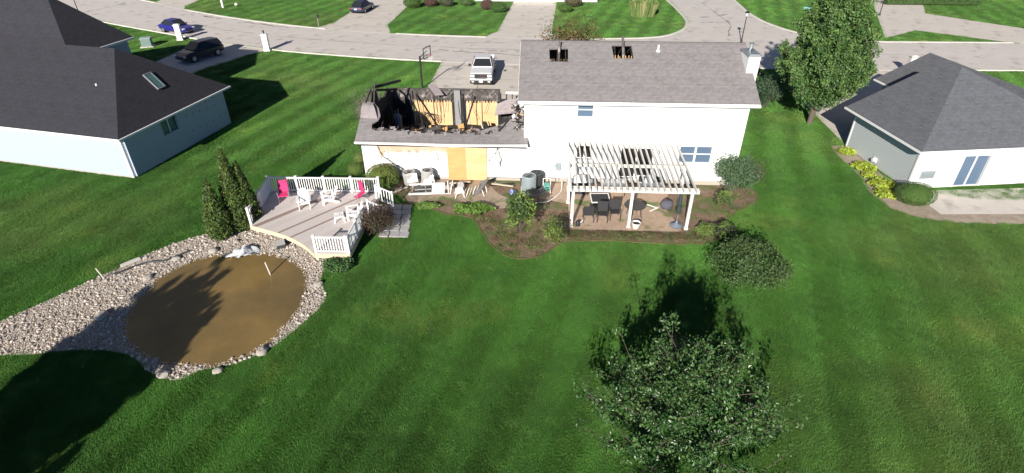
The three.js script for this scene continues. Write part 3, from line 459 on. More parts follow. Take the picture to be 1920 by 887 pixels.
  mesh('fallen_shingle_slab', [slab([[0, 0], [1.6, 0], [1.5, 1.0], [0.9, 1.1], [0.1, .8]], [], [-3.1, 1.7, -38.9], [1, 0.12, 0], [0.1, 0.8, -0.6], 0.05)], M.shingleBack, house, true);
  mesh('fallen_shingle_slab', [slab([[0, 0], [0.7, 0], [0.8, 1.1], [0.1, .9]], [], [-1.8, 1.2, -38.6], [1, 0.1, 0.1], [0, 0.8, -0.5], 0.05)], M.shingleBack, house, true);
  { const q = RNG(8); for (let i = 0; i < 46; i++) { const x = -1.5 + q() * 0.75, z = -32.1 - q() * 2.6, y = 2.95 + (-z - 31.5) * 0.5 + q() * 0.25 - (x < -1.3 ? .15 : 0); mesh('torn_shingle', [box(rr(.1, .34, q), 0.02, rr(.12, .4, q), x, y, z, q() * 3, rr(-.9, .9, q), rr(-.9, .9, q))], [M.char, M.charGrey, M.shingleBack, M.white, M.char][i % 5], house); }
    for (let i = 0; i < 5; i++) mesh('broken_lath', [bar([-2.0 + i * 0.22, 2.9 + i * .12, -33.0 - i * .15], [-1.2 + i * .12, 3.6 + q() * .3, -33.8 - i * .12], 0.06, 0.03)], i % 2 ? M.white : M.plyPale, house);
    mesh('broken_lath', [bar([-2.35, 3.2, -32.3], [-1.65, 3.65, -33.4], 0.06, 0.04)], M.char, house); }
}
function extrudeRibbon(pts, w) { const c = new THREE.CatmullRomCurve3(pts.map(p => V(...p))), P = c.getPoints(14), pos = []; const q = []; P.forEach((p, i) => { const k = w * (0.6 + 0.4 * Math.sin(i * 1.7)); q.push([[p.x - k / 2, p.y, p.z], [p.x + k / 2, p.y + 0.02, p.z + 0.015 * Math.sin(i * 2)]]); }); for (let i = 0; i < q.length - 1; i++) { const [a, b] = q[i], [d, e] = q[i + 1]; const f = v => [v[0], v[1], v[2] + 0.01]; pos.push(...a, ...d, ...e, ...a, ...e, ...b, ...f(a), ...f(e), ...f(d), ...f(a), ...f(b), ...f(e)); } const g = new THREE.BufferGeometry(); g.setAttribute('position', new THREE.Float32BufferAttribute(pos, 3)); g.computeVertexNormals(); return g; }
function tubeBox(pts, w, h) { const gs = []; for (let i = 0; i < pts.length - 1; i++) gs.push(norm(bar(pts[i], pts[i + 1], w, h))); return mergeGeometries(gs); }
function slabSag(poly, e) { // roof strip with a sagging free edge
  const g0 = new THREE.ExtrudeGeometry(shp(poly), { depth: 0.07, bevelEnabled: false }); g0.translate(0, 0, -0.07); const u = V(1, 0, 0), v = V(0, 0.5, -1).normalize(), n = u.clone().cross(v);
  g0.applyMatrix4(new THREE.Matrix4().makeBasis(u, v, n).setPosition(...e)); const p = g0.attributes.position; for (let i = 0; i < p.count; i++) { const d = Math.max(0, -31.5 - p.getZ(i)), x = p.getX(i); const m = Math.max(0, 1 - ((x + 5) / 4.2) ** 2); p.setY(i, p.getY(i) - 0.07 * m - 0.13 * m * Math.min(d, 1) + 0.012 * Math.sin(x * 3.1)); } g0.computeVertexNormals(); return g0;
}
function curl(o, w, l) { const pos = [], N = 8; const row = k => { const t = k / N, y = 0.1 + 0.22 * Math.sin(t * 2.6), z = l * (1 - t) * 1; return [[o[0] + 0.02, o[1] + y - (1 - t) * 0.5 * l * 0.98, o[2] + z], [o[0] + w * (0.55 + 0.45 * (1 - t)), o[1] + y * 1.1 - (1 - t) * 0.5 * l - 0.05, o[2] + z + 0.05]]; }; for (let k = 0; k < N; k++) { const [a, b] = row(k), [c, d] = row(k + 1), f = v => [v[0], v[1] - 0.03, v[2]]; pos.push(...a, ...b, ...d, ...a, ...d, ...c, ...f(a), ...f(d), ...f(b), ...f(a), ...f(c), ...f(d)); } const g = new THREE.BufferGeometry(); g.setAttribute('position', new THREE.Float32BufferAttribute(pos, 3)); g.computeVertexNormals(); return g; }
// things inside the garage
{ const r = RNG(55), gs = [[], [], [], []];
  for (let i = 0; i < 520; i++) { const x = rr(-10.2, -1.4, r), z = rr(-40.0, -32.6, r), hgt = 0.25 + 0.75 * fbm(x / 9 + 3, z / 9 + 3, 9, 3) * (z > -39 ? 1 : 0.35); gs[Math.floor(r() * 4)].push(box(rr(.1, .9, r), rr(.03, .16, r), rr(.06, .5, r), x, hgt * rr(0.55, 1.05, r), z, r() * 3, rr(-.5, .5, r), rr(-.5, .5, r))); }
  const pile = new THREE.PlaneGeometry(9.6, 8, 40, 34); pile.rotateX(-Math.PI / 2); pile.translate(-5.85, 0, -36.2); { const p = pile.attributes.position; for (let i = 0; i < p.count; i++) p.setY(i, 0.22 + 0.75 * fbm(p.getX(i) / 9 + 3, p.getZ(i) / 9 + 3, 9, 3) * (p.getZ(i) > -39 ? 1 : 0.4)); pile.computeVertexNormals(); }
  const o = thing('rubble_heap', 'heap of charred rubble covering the burned garage floor', 'rubble'); o.userData.kind = 'stuff';
  mesh('ash', [pile], M.char, o); [M.char, M.charGrey, M.shingleBack, M.plyDark].forEach((m, i) => mesh('rubble', gs[i], m, o)); 
  const wh = thing('water_heater', 'scorched grey-blue water heater standing in the black garage corner', 'water heater', [-9.95, 0.2, -38.2]); mesh('tank', [lathe([[0, 0], [0.28, 0], [0.3, 0.05], [0.3, 1.55], [0.22, 1.68], [0, 1.7]], 0, 0, 0)], mat(0.16, 0.2, 0.27, 0.5), wh); mesh('pipe', [rod([0.1, 1.65, 0], [0.1, 2.1, 0], 0.03), rod([-0.1, 1.65, 0], [-0.1, 2.0, 0], 0.03)], M.metal, wh);
  const hoops = thing('cable_tangle', 'tangle of dark looped cables hanging against pale garage plywood', 'cables', [-8, 0.6, -39.6]);
  for (let i = 0; i < 4; i++) mesh('cable', [tube([[-1.0 + i * .1, 0.1, 0], [-.75 + i * .2, 0.7 + i * .05, .1], [-.25 + i * .22, 1.0 - i * .06, .05], [.15 + i * .15, 0.6, .1], [.0 + i * .14, 0.1, .05]], 0.022, 20)], M.black, hoops);
  for (let i = 0; i < 3; i++) mesh('cable', [tube([[0.35 + i * .22, 2.1, -.5], [.4 + i * .25, 1.2, -.3], [.45 + i * .2, 0.1, -.2]], 0.016, 12)], M.black, hoops);
  const cp = thing('scorched_cabinet_door', 'bent black charred panel leaning before the boarded garage door', 'panel', [-3.75, 0.5, -38.6]); mesh('sheet', [slab([[0, 0], [0.55, 0], [0.45, 1.0], [0.1, 0.9]], [], [0, 0, 0], [0.9, -0.2, 0.2], [-0.35, 1, 0], 0.03)], M.black, cp); mesh('edge', [slab([[0, 0], [0.14, 0], [0.1, 1.0], [0.02, 0.9]], [], [-0.16, 0.05, 0.02], [0.9, -0.2, 0.2], [-0.3, 1, 0], 0.03)], M.timber, cp);
}
// ---------------------------------------------------------------- left neighbour
{
  const h = thing('ranch_house', 'pale blue-white single-storey house with dark hipped roof and skylight', 'house', [-25.4, 0, -31.2], -0.19);
  const W = 2.7, L = 9.6, X = 30;
  const sideWin = rect(3.15, 1.6, 4.55, 2.58);
  face(rect(0.15, 0.12, L - 0.15, W), [sideWin], [0, 0, 0], [0, 0, -1], UP, -0.15, 'wall', M.sidingPale, h);
  face(rect(-X, 0.12, 0, W), [], [0, 0, 0], [1, 0, 0], UP, 0.15, 'wall', M.sidingPale, h);
  face(rect(-X, 0.12, 0, W), [], [0, 0, -L + 0.15], [1, 0, 0], UP, 0.15, 'wall', M.sidingPale, h);
  mesh('foundation', [box(X, 0.12, L - 0.05, -X / 2, 0.058, -L / 2)], M.found, h);
  mesh('corner_board', [box(0.14, W - 0.1, 0.03, -0.05, W / 2 + 0.06, 0.018), box(0.03, W - 0.1, 0.14, 0.018, W / 2 + 0.06, -0.07)], M.white, h);
  mesh('corner_board', [box(0.03, W - 0.1, 0.12, 0.018, W / 2 + 0.06, -L + 0.07)], M.white, h);
  const eo = 0.42, ey = 2.86, ry = 6.7, ax = -3.15, mz = -L / 2;
  // main hip roof: triangular end, two long slopes
  const hip = [[eo, ey, eo], [eo, ey, -L - eo], [ax, ry, mz]];
  const tri = (pts, name, m) => { const o = V(...pts[0]), u = V(...pts[1]).sub(o).normalize(); let vv = V(...pts[2]).sub(o); vv.sub(u.clone().multiplyScalar(vv.dot(u))).normalize(); const P = pts.map(p => { const q = V(...p).sub(o); return [q.dot(u), q.dot(vv)]; }); face(P, [], pts[0], u.toArray(), vv.toArray(), 0.08, name, m, h); };
  tri(hip, 'roof', M.roofDark);
  tri([[-X - eo, ey, eo], [eo, ey, eo], [ax, ry, mz], [-X - eo, ry, mz]], 'roof', M.roofDark);
  tri([[eo, ey, -L - eo], [-X - eo, ey, -L - eo], [-X - eo, ry, mz], [ax, ry, mz]], 'roof', M.roofDark);
  mesh('fascia', [bar([eo, ey - 0.08, eo + 0.004], [-X, ey - 0.08, eo + 0.004], 0.03, 0.17)], M.white, h);
  mesh('gutter', [bar([eo + 0.05, ey - 0.06, eo + 0.05], [eo + 0.05, ey - 0.06, -L - eo], 0.1, 0.11)], M.white, h);
  mesh('soffit', [box(0.42, 0.02, L + 0.84, 0.2, ey - 0.16, mz)], M.white, h);
  mesh('soffit', [box(X, 0.02, 0.4, -X / 2, ey - 0.16, 0.22)], M.white, h);
  const f = mesh('window', [box(0.05, 0.07, 1.54, 0.028, 2.6, -3.85), box(0.05, 0.07, 1.54, 0.028, 1.58, -3.85), box(0.05, 0.96, 0.07, 0.028, 2.09, -3.12), box(0.05, 0.96, 0.07, 0.028, 2.09, -4.58), box(0.05, 0.96, 0.07, 0.02, 2.09, -3.85)], M.white, h);
  mesh('pane', [box(0.02, 0.96, 0.66, -0.05, 2.09, -3.5)], M.glassGreen, f); mesh('pane', [box(0.02, 0.96, 0.66, -0.07, 2.09, -4.2)], M.glassGreen, f);
  mesh('downspout', [box(0.09, 1.45, 0.1, 0.06, 0.74, -2.3)], M.white, h);
  for (const [z, y] of [[-5.4, 2.25], [-6.0, 2.2], [-6.7, 2.17], [-7.4, 2.1], [-8.2, 2.05], [-5.6, 1.15], [-6.3, 1.1], [-7.0, 1.05], [-7.7, 1.0], [-8.5, 1.05], [-9.1, 1.1], [-7.5, 2.58], [-8.3, 2.62]]) mesh('wall_bracket', [box(0.1, 0.15, 0.18, 0.05, y, z), box(0.2, 0.04, 0.07, 0.1, y - 0.09, z)], M.acDark, h);
  // skylight on the hip end: lies in that slope
  { const n = V(ry - ey, eo - ax, 0).normalize(), up = V(ax - eo, ry - ey, 0).normalize(); const c = V(eo, ey, -4.75).addScaledVector(up, 2.35); const o = c.clone().addScaledVector(n, 0.1).addScaledVector(up, -0.6); const sk = mesh('skylight', [slab(rect(0, 0, 0.68, 1.25), [rect(0.08, 0.08, 0.6, 1.17)], o.toArray(), [0, 0, -1], up.toArray(), 0.16)], M.metal, h, true); mesh('pane', [slab(rect(0.08, 0.08, 0.6, 1.17), [], o.clone().addScaledVector(n, -0.02).toArray(), [0, 0, -1], up.toArray(), 0.02)], M.glassGreen, sk, true); }
  mesh('vent_pipe', [rod([-3.05, 3.9, -2.5], [-3.05, 5.1, -2.5], 0.06, 0.06, 10)], M.white, h);
  // street-side garage wing
  const gx = -8.7, gz0 = -6.2, gz1 = -11.0, gm = -11.6;
  face(rect(-gz0, 2.9, -gz1, 5.45), [], [gx, 0, 0], [0, 0, -1], UP, -0.15, 'wall', M.sidingPale, h);
  face(rect(-24, 0.1, gx - 0.15, 5.45), [], [0, 0, gz1 + 0.15], [1, 0, 0], UP, 0.15, 'wall', M.sidingPale, h);
  const gy = 5.6, gr = 9.0;
  tri([[gx + eo, gy, -5.78], [gx + eo, gy, gz1 - eo], [gm, gr, -8.6]], 'roof', M.roofDark);
  tri([[gx + eo, gy, gz1 - eo], [-24.4, gy, gz1 - eo], [-21.4, gr, -8.6], [gm, gr, -8.6]], 'roof', M.roofDark);
  tri([[-24.4, gy, -5.78], [gx + eo, gy, -5.78], [gm, gr, -8.6], [-21.4, gr, -8.6]], 'roof', M.roofDark); tri([[-24.4, gy, gz1 - eo], [-24.4, gy, -5.78], [-21.4, gr, -8.6]], 'roof', M.roofDark); face(rect(-23.85, 4.0, gx - 0.15, 5.45), [], [0, 0, -6.2], [1, 0, 0], UP, 0.15, 'wall', M.sidingPale, h); face(rect(-10.85, 2.9, -6.2, 5.45), [], [-24, 0, 0], [0, 0, 1], UP, 0.15, 'wall', M.sidingPale, h);
  mesh('gutter', [bar([gx + eo + 0.05, gy - 0.08, -5.78], [gx + eo + 0.05, gy - 0.08, gz1 - eo], 0.1, 0.14)], M.white, h);
  { const gd = mesh('garage_door', [box(4.8, 2.2, 0.04, -13, 1.2, gz1 - 0.025)], M.white, h); for (let i = 0; i < 4; i++) mesh('panel', [box(4.6, 0.46, 0.02, -13, 0.42 + i * 0.54, gz1 - 0.055)], M.white, gd); }
}
// ---------------------------------------------------------------- right neighbour
{
  const h = thing('ranch_house', 'grey-blue sided single-storey house with grey roof and white rear wall', 'house', [22.68, 0, -32.04], 0.143);
  const D = 6.45, Wd = 11, wh = 2.6;
  face(rect(-D + 0.004, 0.05, -0.15, wh), [], [0, 0, 0], [0, 0, 1], UP, 0.15, 'wall', M.sidingBlue, h);
  { const s0 = rect(1.15, 1.35, 2.25, 2.0); const dr = rect(2.9, 0.1, 4.6, 2.1); face(rect(0, 0.05, Wd, wh), [dr], [0, 0, 0], [1, 0, 0], UP, 0.15, 'wall', M.siding, h); 
    const f = mesh('patio_door', [box(1.8, 0.08, 0.06, 3.75, 2.14, 0.032), box(0.08, 2.1, 0.06, 2.86, 1.1, 0.032), box(0.08, 2.1, 0.06, 4.64, 1.1, 0.032), box(0.08, 2.0, 0.05, 3.75, 1.1, -0.05)], M.white, h); mesh('pane', [box(0.8, 2.0, 0.02, 3.32, 1.1, -0.08)], M.glass, f); mesh('pane', [box(0.8, 2.0, 0.02, 4.18, 1.1, -0.1)], M.glass, f);
    const v = mesh('crawl_vent', [box(0.9, 0.5, 0.05, 0.95, 0.95, 0.03)], M.acGrey, h); for (let i = 0; i < 5; i++) mesh('slat', [box(0.84, 0.03, 0.04, 0.95, 0.78 + i * 0.085, 0.07, 0, 0.5)], M.metal, v); }
  face(rect(0, 0.05, Wd, wh), [], [0, 0, -D], [1, 0, 0], UP, -0.15, 'wall', M.sidingBlue, h);
  mesh('foundation', [box(Wd, 0.05, D, Wd / 2, 0.022, -D / 2)], M.found, h);
  mesh('corner_board', [box(0.03, wh - 0.1, 0.12, -0.018, wh / 2 + 0.05, -D + 0.1), box(0.03, wh - 0.1, 0.12, -0.018, wh / 2 + 0.05, -0.08), box(0.14, wh - 0.1, 0.03, 0.055, wh / 2 + 0.05, 0.018)], M.white, h);
  const eo = 0.5, ey = 2.74, p = 0.5, rx = 5.5, ry = ey + (rx + eo) * p, zf = -D - 0.55;
  const tri = (pts, name, m) => { const o = V(...pts[0]), u = V(...pts[1]).sub(o).normalize(); let vv = V(...pts[2]).sub(o); vv.sub(u.clone().multiplyScalar(vv.dot(u))).normalize(); const P = pts.map(q0 => { const q = V(...q0).sub(o); return [q.dot(u), q.dot(vv)]; }); face(P, [], pts[0], u.toArray(), vv.toArray(), 0.08, name, m, h); };
  tri([[-eo, ey, zf], [-eo, ey, eo], [rx, ry, -5.5], [rx, ry, zf]], 'roof', M.roofGrey);
  tri([[-eo, ey, eo], [11.5, ey, eo], [rx, ry, -5.5]], 'roof', M.roofGrey);
  tri([[11.5, ey, eo], [11.5, ey, zf], [rx, ry, zf], [rx, ry, -5.5]], 'roof', M.roofGrey);
  mesh('gutter', [bar([-eo - 0.05, ey - 0.07, zf], [-eo - 0.05, ey - 0.07, eo + 0.05], 0.1, 0.11)], M.white, h);
  mesh('fascia', [bar([-eo, ey - 0.08, eo + 0.006], [11.5, ey - 0.08, eo + 0.006], 0.03, 0.16)], M.white, h);
  mesh('soffit', [box(0.48, 0.02, D + 0.9, -0.26, ey - 0.16, -D / 2 - 0.1)], M.white, h);
  mesh('soffit', [box(11.3, 0.02, 0.46, 5.6, ey - 0.16, 0.26)], M.white, h);
  // garage wing toward the street
  const wz = -12.2, wx = 5.9;
  face(rect(-wz * -1, 0.05, -D - 0.15, wh), [], [wx, 0, 0], [0, 0, 1], UP, 0.15, 'wall', M.sidingBlue, h);
  face([[wx, 0.05], [12.5, 0.05], [12.5, wh], [(wx + 12.5) / 2, wh + 1.75], [wx, wh]], [], [0, 0, wz + 0.15], [1, 0, 0], UP, 0.15, 'wall', M.sidingBlue, h);
  const wr = (wx + 12.5) / 2;
  tri([[wx - eo, ey, wz - eo], [wx - eo, ey, -3], [wr, ey + (wr - wx + eo) * p, -3], [wr, ey + (wr - wx + eo) * p, wz - eo]], 'roof', M.roofGrey);
  tri([[13, ey, -3], [13, ey, wz - eo], [wr, ey + (wr - wx + eo) * p, wz - eo], [wr, ey + (wr - wx + eo) * p, -3]], 'roof', M.roofGrey);
  mesh('gutter', [bar([wx - eo - 0.05, ey - 0.07, -8], [wx - eo - 0.05, ey - 0.07, wz - eo], 0.1, 0.11)], M.white, h);
  mesh('hose_reel', [rod([-0.02, 0.45, -3.3], [-0.2, 0.45, -3.3], 0.12, 0.12, 12), box(0.06, 0.3, 0.3, -0.03, 0.45, -3.3)], M.white, h);
}
// ---------------------------------------------------------------- house across the street, only its foot in view
{
  const h = thing('ranch_house', 'white garage front at the end of the wide driveway across the street', 'house', [-0.7, 0, -89.6]);
  face(rect(-9, 0.05, 9, 2.9), [rect(-2.7, 0.06, 2.7, 2.3)], [0, 0, 0], [1, 0, 0], UP, 0.15, 'wall', M.siding, h);
  for (const x of [-9, 8.85]) face(rect(0.152, 0.05, 8.998, 2.9), [], [x + 0.15, 0, 0], [0, 0, -1], UP, 0.15, 'wall', M.siding, h);
  face(rect(-9, 0.05, 9, 2.9), [], [0, 0, -9], [1, 0, 0], UP, 0.15, 'wall', M.siding, h);
  const gd = mesh('garage_door', [box(5.38, 2.2, 0.04, 0, 1.16, -0.08)], M.white, h); for (let i = 0; i < 4; i++) for (let j = 0; j < 8; j++) mesh('panel', [box(0.56, 0.4, 0.02, -2.31 + j * 0.66, 0.36 + i * 0.54, -0.05)], M.white, gd);
  const s = Math.hypot(5, 2.5); face(rect(-9.5, 0, 9.5, s), [], [0, 2.85, 0.5], [1, 0, 0], [0, 2.5, -5], 0.08, 'roof', M.roofGrey, h); face(rect(-9.5, 0, 9.5, s - 0.004), [], [0, 2.85, -9.5], [-1, 0, 0], [0, 2.5, 5], 0.08, 'roof', M.roofGrey, h);
  for (const x of [-9, 8.85]) face([[0, 2.9], [9, 2.9], [4.5, 5.1]], [], [x + 0.15, 0, 0], [0, 0, -1], UP, 0.15, 'gable', M.siding, h);
}

// ---------------------------------------------------------------- pergola
{
  const p = thing('pergola', 'weathered white timber pergola over the brown patio behind the house', 'pergola', [0, 0, 0]);
  for (const [x, z, y] of [[1.98, -26.75, 2.25], [5.1, -26.8, 2.25], [8.2, -26.75, 2.25], [1.9, -29.35, 2.38], [8.3, -29.35, 2.38]]) { const po = mesh('post', [box(0.15, y, 0.15, x, y / 2, z)], M.pergola, p); mesh('post_base', [box(0.2, 0.1, 0.2, x, 0.06, z)], M.pergola, po); }
  mesh('beam', [box(6.9, 0.2, 0.05, 5.08, 2.34, -26.65), box(6.9, 0.2, 0.05, 5.08, 2.34, -26.86)], M.pergola, p);
  mesh('beam', [box(6.7, 0.18, 0.06, 5.08, 2.47, -29.35)], M.pergola, p);
  mesh('ledger', [box(6.7, 0.2, 0.05, 5.08, 2.62, -31.96)], M.pergola, p);
  for (let i = 0; i < 21; i++) { const x = 1.85 + i * 0.322; mesh('rafter', [bar([x, 2.75, -31.9], [x, 2.51, -26.25], 0.062, 0.15)], M.pergola, p); }
}
// ---------------------------------------------------------------- deck
const DH = 0.5;
function clipPoly(P, a, b, c) { const o = []; for (let i = 0; i < P.length; i++) { const p = P[i], q = P[(i + 1) % P.length], dp = a * p[0] + b * p[1] - c, dq = a * q[0] + b * q[1] - c; if (dp >= 0) o.push(p); if ((dp >= 0) !== (dq >= 0)) { const t = dp / (dp - dq); o.push([p[0] + (q[0] - p[0]) * t, p[1] + (q[1] - p[1]) * t]); } } return o; }
{
  const d = thing('deck', 'raised pale composite deck with white railings and curved edge above the pond', 'deck', [0, 0, 0]);
  const curve = smooth([[-10.85, -22.8], [-11.3, -23.25], [-11.9, -23.75], [-12.6, -24.2], [-13.3, -24.55], [-14.3, -24.95], [-15.2, -25.27]], 3, false);
  const out = [[-15.65, -29.1], [-9.1, -29.25], [-9.1, -22.85], ...curve];
  // boards laid diagonally, with three darker feature boards
  const dir = V(1.5, 0, -1.85).normalize(), nx = -dir.z, nz = dir.x; const cs = out.map(p => p[0] * nx + p[1] * nz), lo = Math.min(...cs), hi = Math.max(...cs);
  const feature = [-14.95 * nx + -25.3 * nz, -14.62 * nx - 25.38 * nz, -11.96 * nx - 26.37 * nz, -12.25 * nx - 24.5 * nz];
  const convexParts = P => [P];
  for (let c = lo; c < hi; c += 0.146) {
    let q = out.map(p => p); q = clipPoly(q, nx, nz, c); q = clipPoly(q, -nx, -nz, -(c + 0.141)); if (q.length < 3) continue;
    const isF = feature.some(f => Math.abs(f - (c + 0.07)) < 0.073); mesh('deck_board', [prism(q, DH - 0.03, DH, 0)], isF ? M.deckTrim : [M.deck, M.deckB, M.deckC][Math.floor(R() * 3)], d);
  }
  mesh('fascia', [extrudeAlong(curve, [[0.0, DH - 0.26], [0.0, DH - 0.002], [-0.04, DH - 0.002], [-0.04, DH - 0.26], [0, DH - 0.26]])], M.timber, d);
  mesh('fascia', [bar([-15.2, DH - 0.13, -25.27], [-15.65, DH - 0.13, -29.1], 0.04, 0.24), bar([-15.65, DH - 0.13, -29.1], [-9.1, DH - 0.13, -29.25], 0.04, 0.24), bar([-9.1, DH - 0.13, -29.25], [-9.1, DH - 0.13, -22.85], 0.04, 0.24), bar([-9.1, DH - 0.13, -22.83], [-10.85, DH - 0.13, -22.78], 0.04, 0.24)], M.timber, d);
  for (const [x, z] of [[-14.9, -25.35], [-13.2, -24.7], [-11.8, -23.9], [-10.8, -22.95], [-9.2, -23], [-9.2, -26], [-9.2, -29.1], [-12.5, -29.05], [-15.5, -29]]) mesh('footing_post', [box(0.14, DH - 0.03, 0.14, x, (DH - 0.03) / 2, z)], M.timber, d);
  const rail = (a, b, n) => {   // posts, top and bottom rails, balusters
    const L = Math.hypot(b[0] - a[0], b[1] - a[1]), at = t => [a[0] + (b[0] - a[0]) * t, a[1] + (b[1] - a[1]) * t];
    const g = mesh('railing', [bar([a[0], DH + 0.92, a[1]], [b[0], DH + 0.92, b[1]], 0.09, 0.06), bar([a[0], DH + 0.1, a[1]], [b[0], DH + 0.1, b[1]], 0.06, 0.06)], M.rail, d);
    for (let i = 0; i <= n; i++) { const [x, z] = at(i / n); mesh('railing_post', [box(0.11, 1.0, 0.11, x, DH + 0.5, z), box(0.14, 0.04, 0.14, x, DH + 1.02, z)], M.rail, g); }
    const k = Math.round(L / 0.135); for (let i = 1; i < k; i++) { const [x, z] = at(i / k); mesh('baluster', [box(0.042, 0.8, 0.042, x, DH + 0.5, z)], M.rail, g); }
  };
  rail([-15.16, -25.35], [-15.58, -29.03], 2); rail([-15.56, -29.05], [-9.16, -29.19], 4); rail([-9.16, -25.9], [-9.16, -22.93], 2); rail([-10.78, -22.87], [-9.2, -22.91], 1);
  // steps down toward the stone walk, with a sloping rail
  for (let i = 0; i < 2; i++) mesh('step', [box(0.34, 0.16, 1.5, -8.9 + i * 0.34, 0.24 - i * 0.16, -27.4)], M.deck, d);
  for (const z of [-28.3, -26.6]) { const g = mesh('stair_railing', [bar([-9.1, DH + 0.92, z], [-8.2, DH + 0.5, z], 0.08, 0.06), bar([-9.1, DH + 0.1, z], [-8.2, DH - 0.3, z], 0.06, 0.05)], M.rail, d); for (let i = 0; i <= 6; i++) mesh('baluster', [box(i % 6 ? 0.042 : 0.1, i % 6 ? 0.8 : 1.0, i % 6 ? 0.042 : 0.1, -9.1 + i * 0.15, DH + 0.5 - i * 0.07, z)], M.rail, g); }
}
// ---------------------------------------------------------------- deck furniture
function adirondack() {
  const o = thing('adirondack_chair', '', 'chair', [0, 0, 0], 0, 'white chairs on the deck');
  for (let i = 0; i < 6; i++) { const z = 0.32 - i * 0.1; mesh('seat_slat', [box(0.52, 0.022, 0.088, 0, 0.36 - i * 0.025, z, 0, 0.24)], M.resin, o); }
  for (let i = 0; i < 5; i++) { const x = (i - 2) * 0.105, h = 0.74 - Math.abs(i - 2) ** 2 * 0.035; mesh('back_slat', [box(0.092, h, 0.02, x * 1.12, 0.24 + h / 2 * 0.93, -0.26 - h / 2 * 0.38, 0, -0.38)], M.resin, o); }
  for (const s of [-1, 1]) { mesh('armrest', [rbox(0.13, 0.025, 0.72, s * 0.33, 0.56, 0.06, 0.01)], M.resin, o); mesh('leg', [box(0.035, 0.55, 0.1, s * 0.29, 0.275, 0.34)], M.resin, o); mesh('leg', [bar([s * 0.27, 0.36, 0.34], [s * 0.27, 0.04, -0.52], 0.03, 0.12)], M.resin, o); mesh('arm_bracket', [bar([s * 0.31, 0.5, -0.26], [s * 0.29, 0.2, -0.2], 0.03, 0.08)], M.resin, o); }
  return o;
}
{
  const a = adirondack(); a.userData.label = 'white slatted chair beside the pink sling chair on the deck'; a.position.set(-12.95, DH, -27.35); a.rotation.y = 0.35;
  copy(a, 'white slatted chair turned sideways against the back railing of the deck', [-11.75, DH, -27.95], -1.15);
  copy(a, 'white slatted chair with a footrest before it near the deck steps', [-9.85, DH, -26.35], -1.25);
  const f = thing('footrest', 'low white slatted footrest in front of the deck chair', 'footrest', [-10.55, DH, -25.95], -1.25);
  for (let i = 0; i < 5; i++) mesh('slat', [box(0.48, 0.022, 0.085, 0, 0.36 - Math.abs(i - 2) * 0.015, (i - 2) * 0.1)], M.resin, f); for (const s of [-1, 1]) { mesh('side_rail', [bar([s * 0.23, 0.33, -0.24], [s * 0.23, 0.33, 0.24], 0.03, 0.06)], M.resin, f); for (const q of [-1, 1]) mesh('leg', [bar([s * 0.23, 0.33, q * 0.2], [s * 0.23, 0, q * 0.27], 0.035, 0.06)], M.resin, f); }
  const sling = (label, x, z, t) => { const o = thing('sling_chair', label, 'chair', [x, DH, z], t, 'pink chairs on the deck');
    mesh('seat', [rbox(0.54, 0.05, 0.52, 0, 0.42, 0.02, 0.02, 0, 0.08)], M.pink, o); mesh('backrest', [rbox(0.54, 0.72, 0.05, 0, 0.76, -0.34, 0.02, 0, -0.28)], M.pink, o); mesh('headrest', [rbox(0.46, 0.16, 0.08, 0, 1.02, -0.38, 0.03, 0, -0.28)], M.pink, o);
    for (const s of [-1, 1]) { mesh('leg', [rod([s * 0.28, 0.42, 0.24], [s * 0.28, 0, 0.3], 0.014)], M.metal, o); mesh('leg', [rod([s * 0.28, 0.45, -0.24], [s * 0.28, 0, -0.34], 0.014)], M.metal, o); mesh('armrest', [tube([[s * 0.29, 0.42, 0.26], [s * 0.3, 0.62, 0.22], [s * 0.3, 0.63, -0.1], [s * 0.29, 0.62, -0.3]], 0.016, 12)], M.metal, o); } return o; };
  sling('bright pink sling chair in the corner of the deck railings', -14.35, -28.0, 0.3);
  const p2 = sling('bright pink folded sling chair tipped against the railing by the deck steps', -9.75, -28.25, -2.2); p2.rotation.set(0.3, -0.75, 0.25, 'YXZ'); p2.position.set(-9.8, DH + 0.1, -28.0);
}
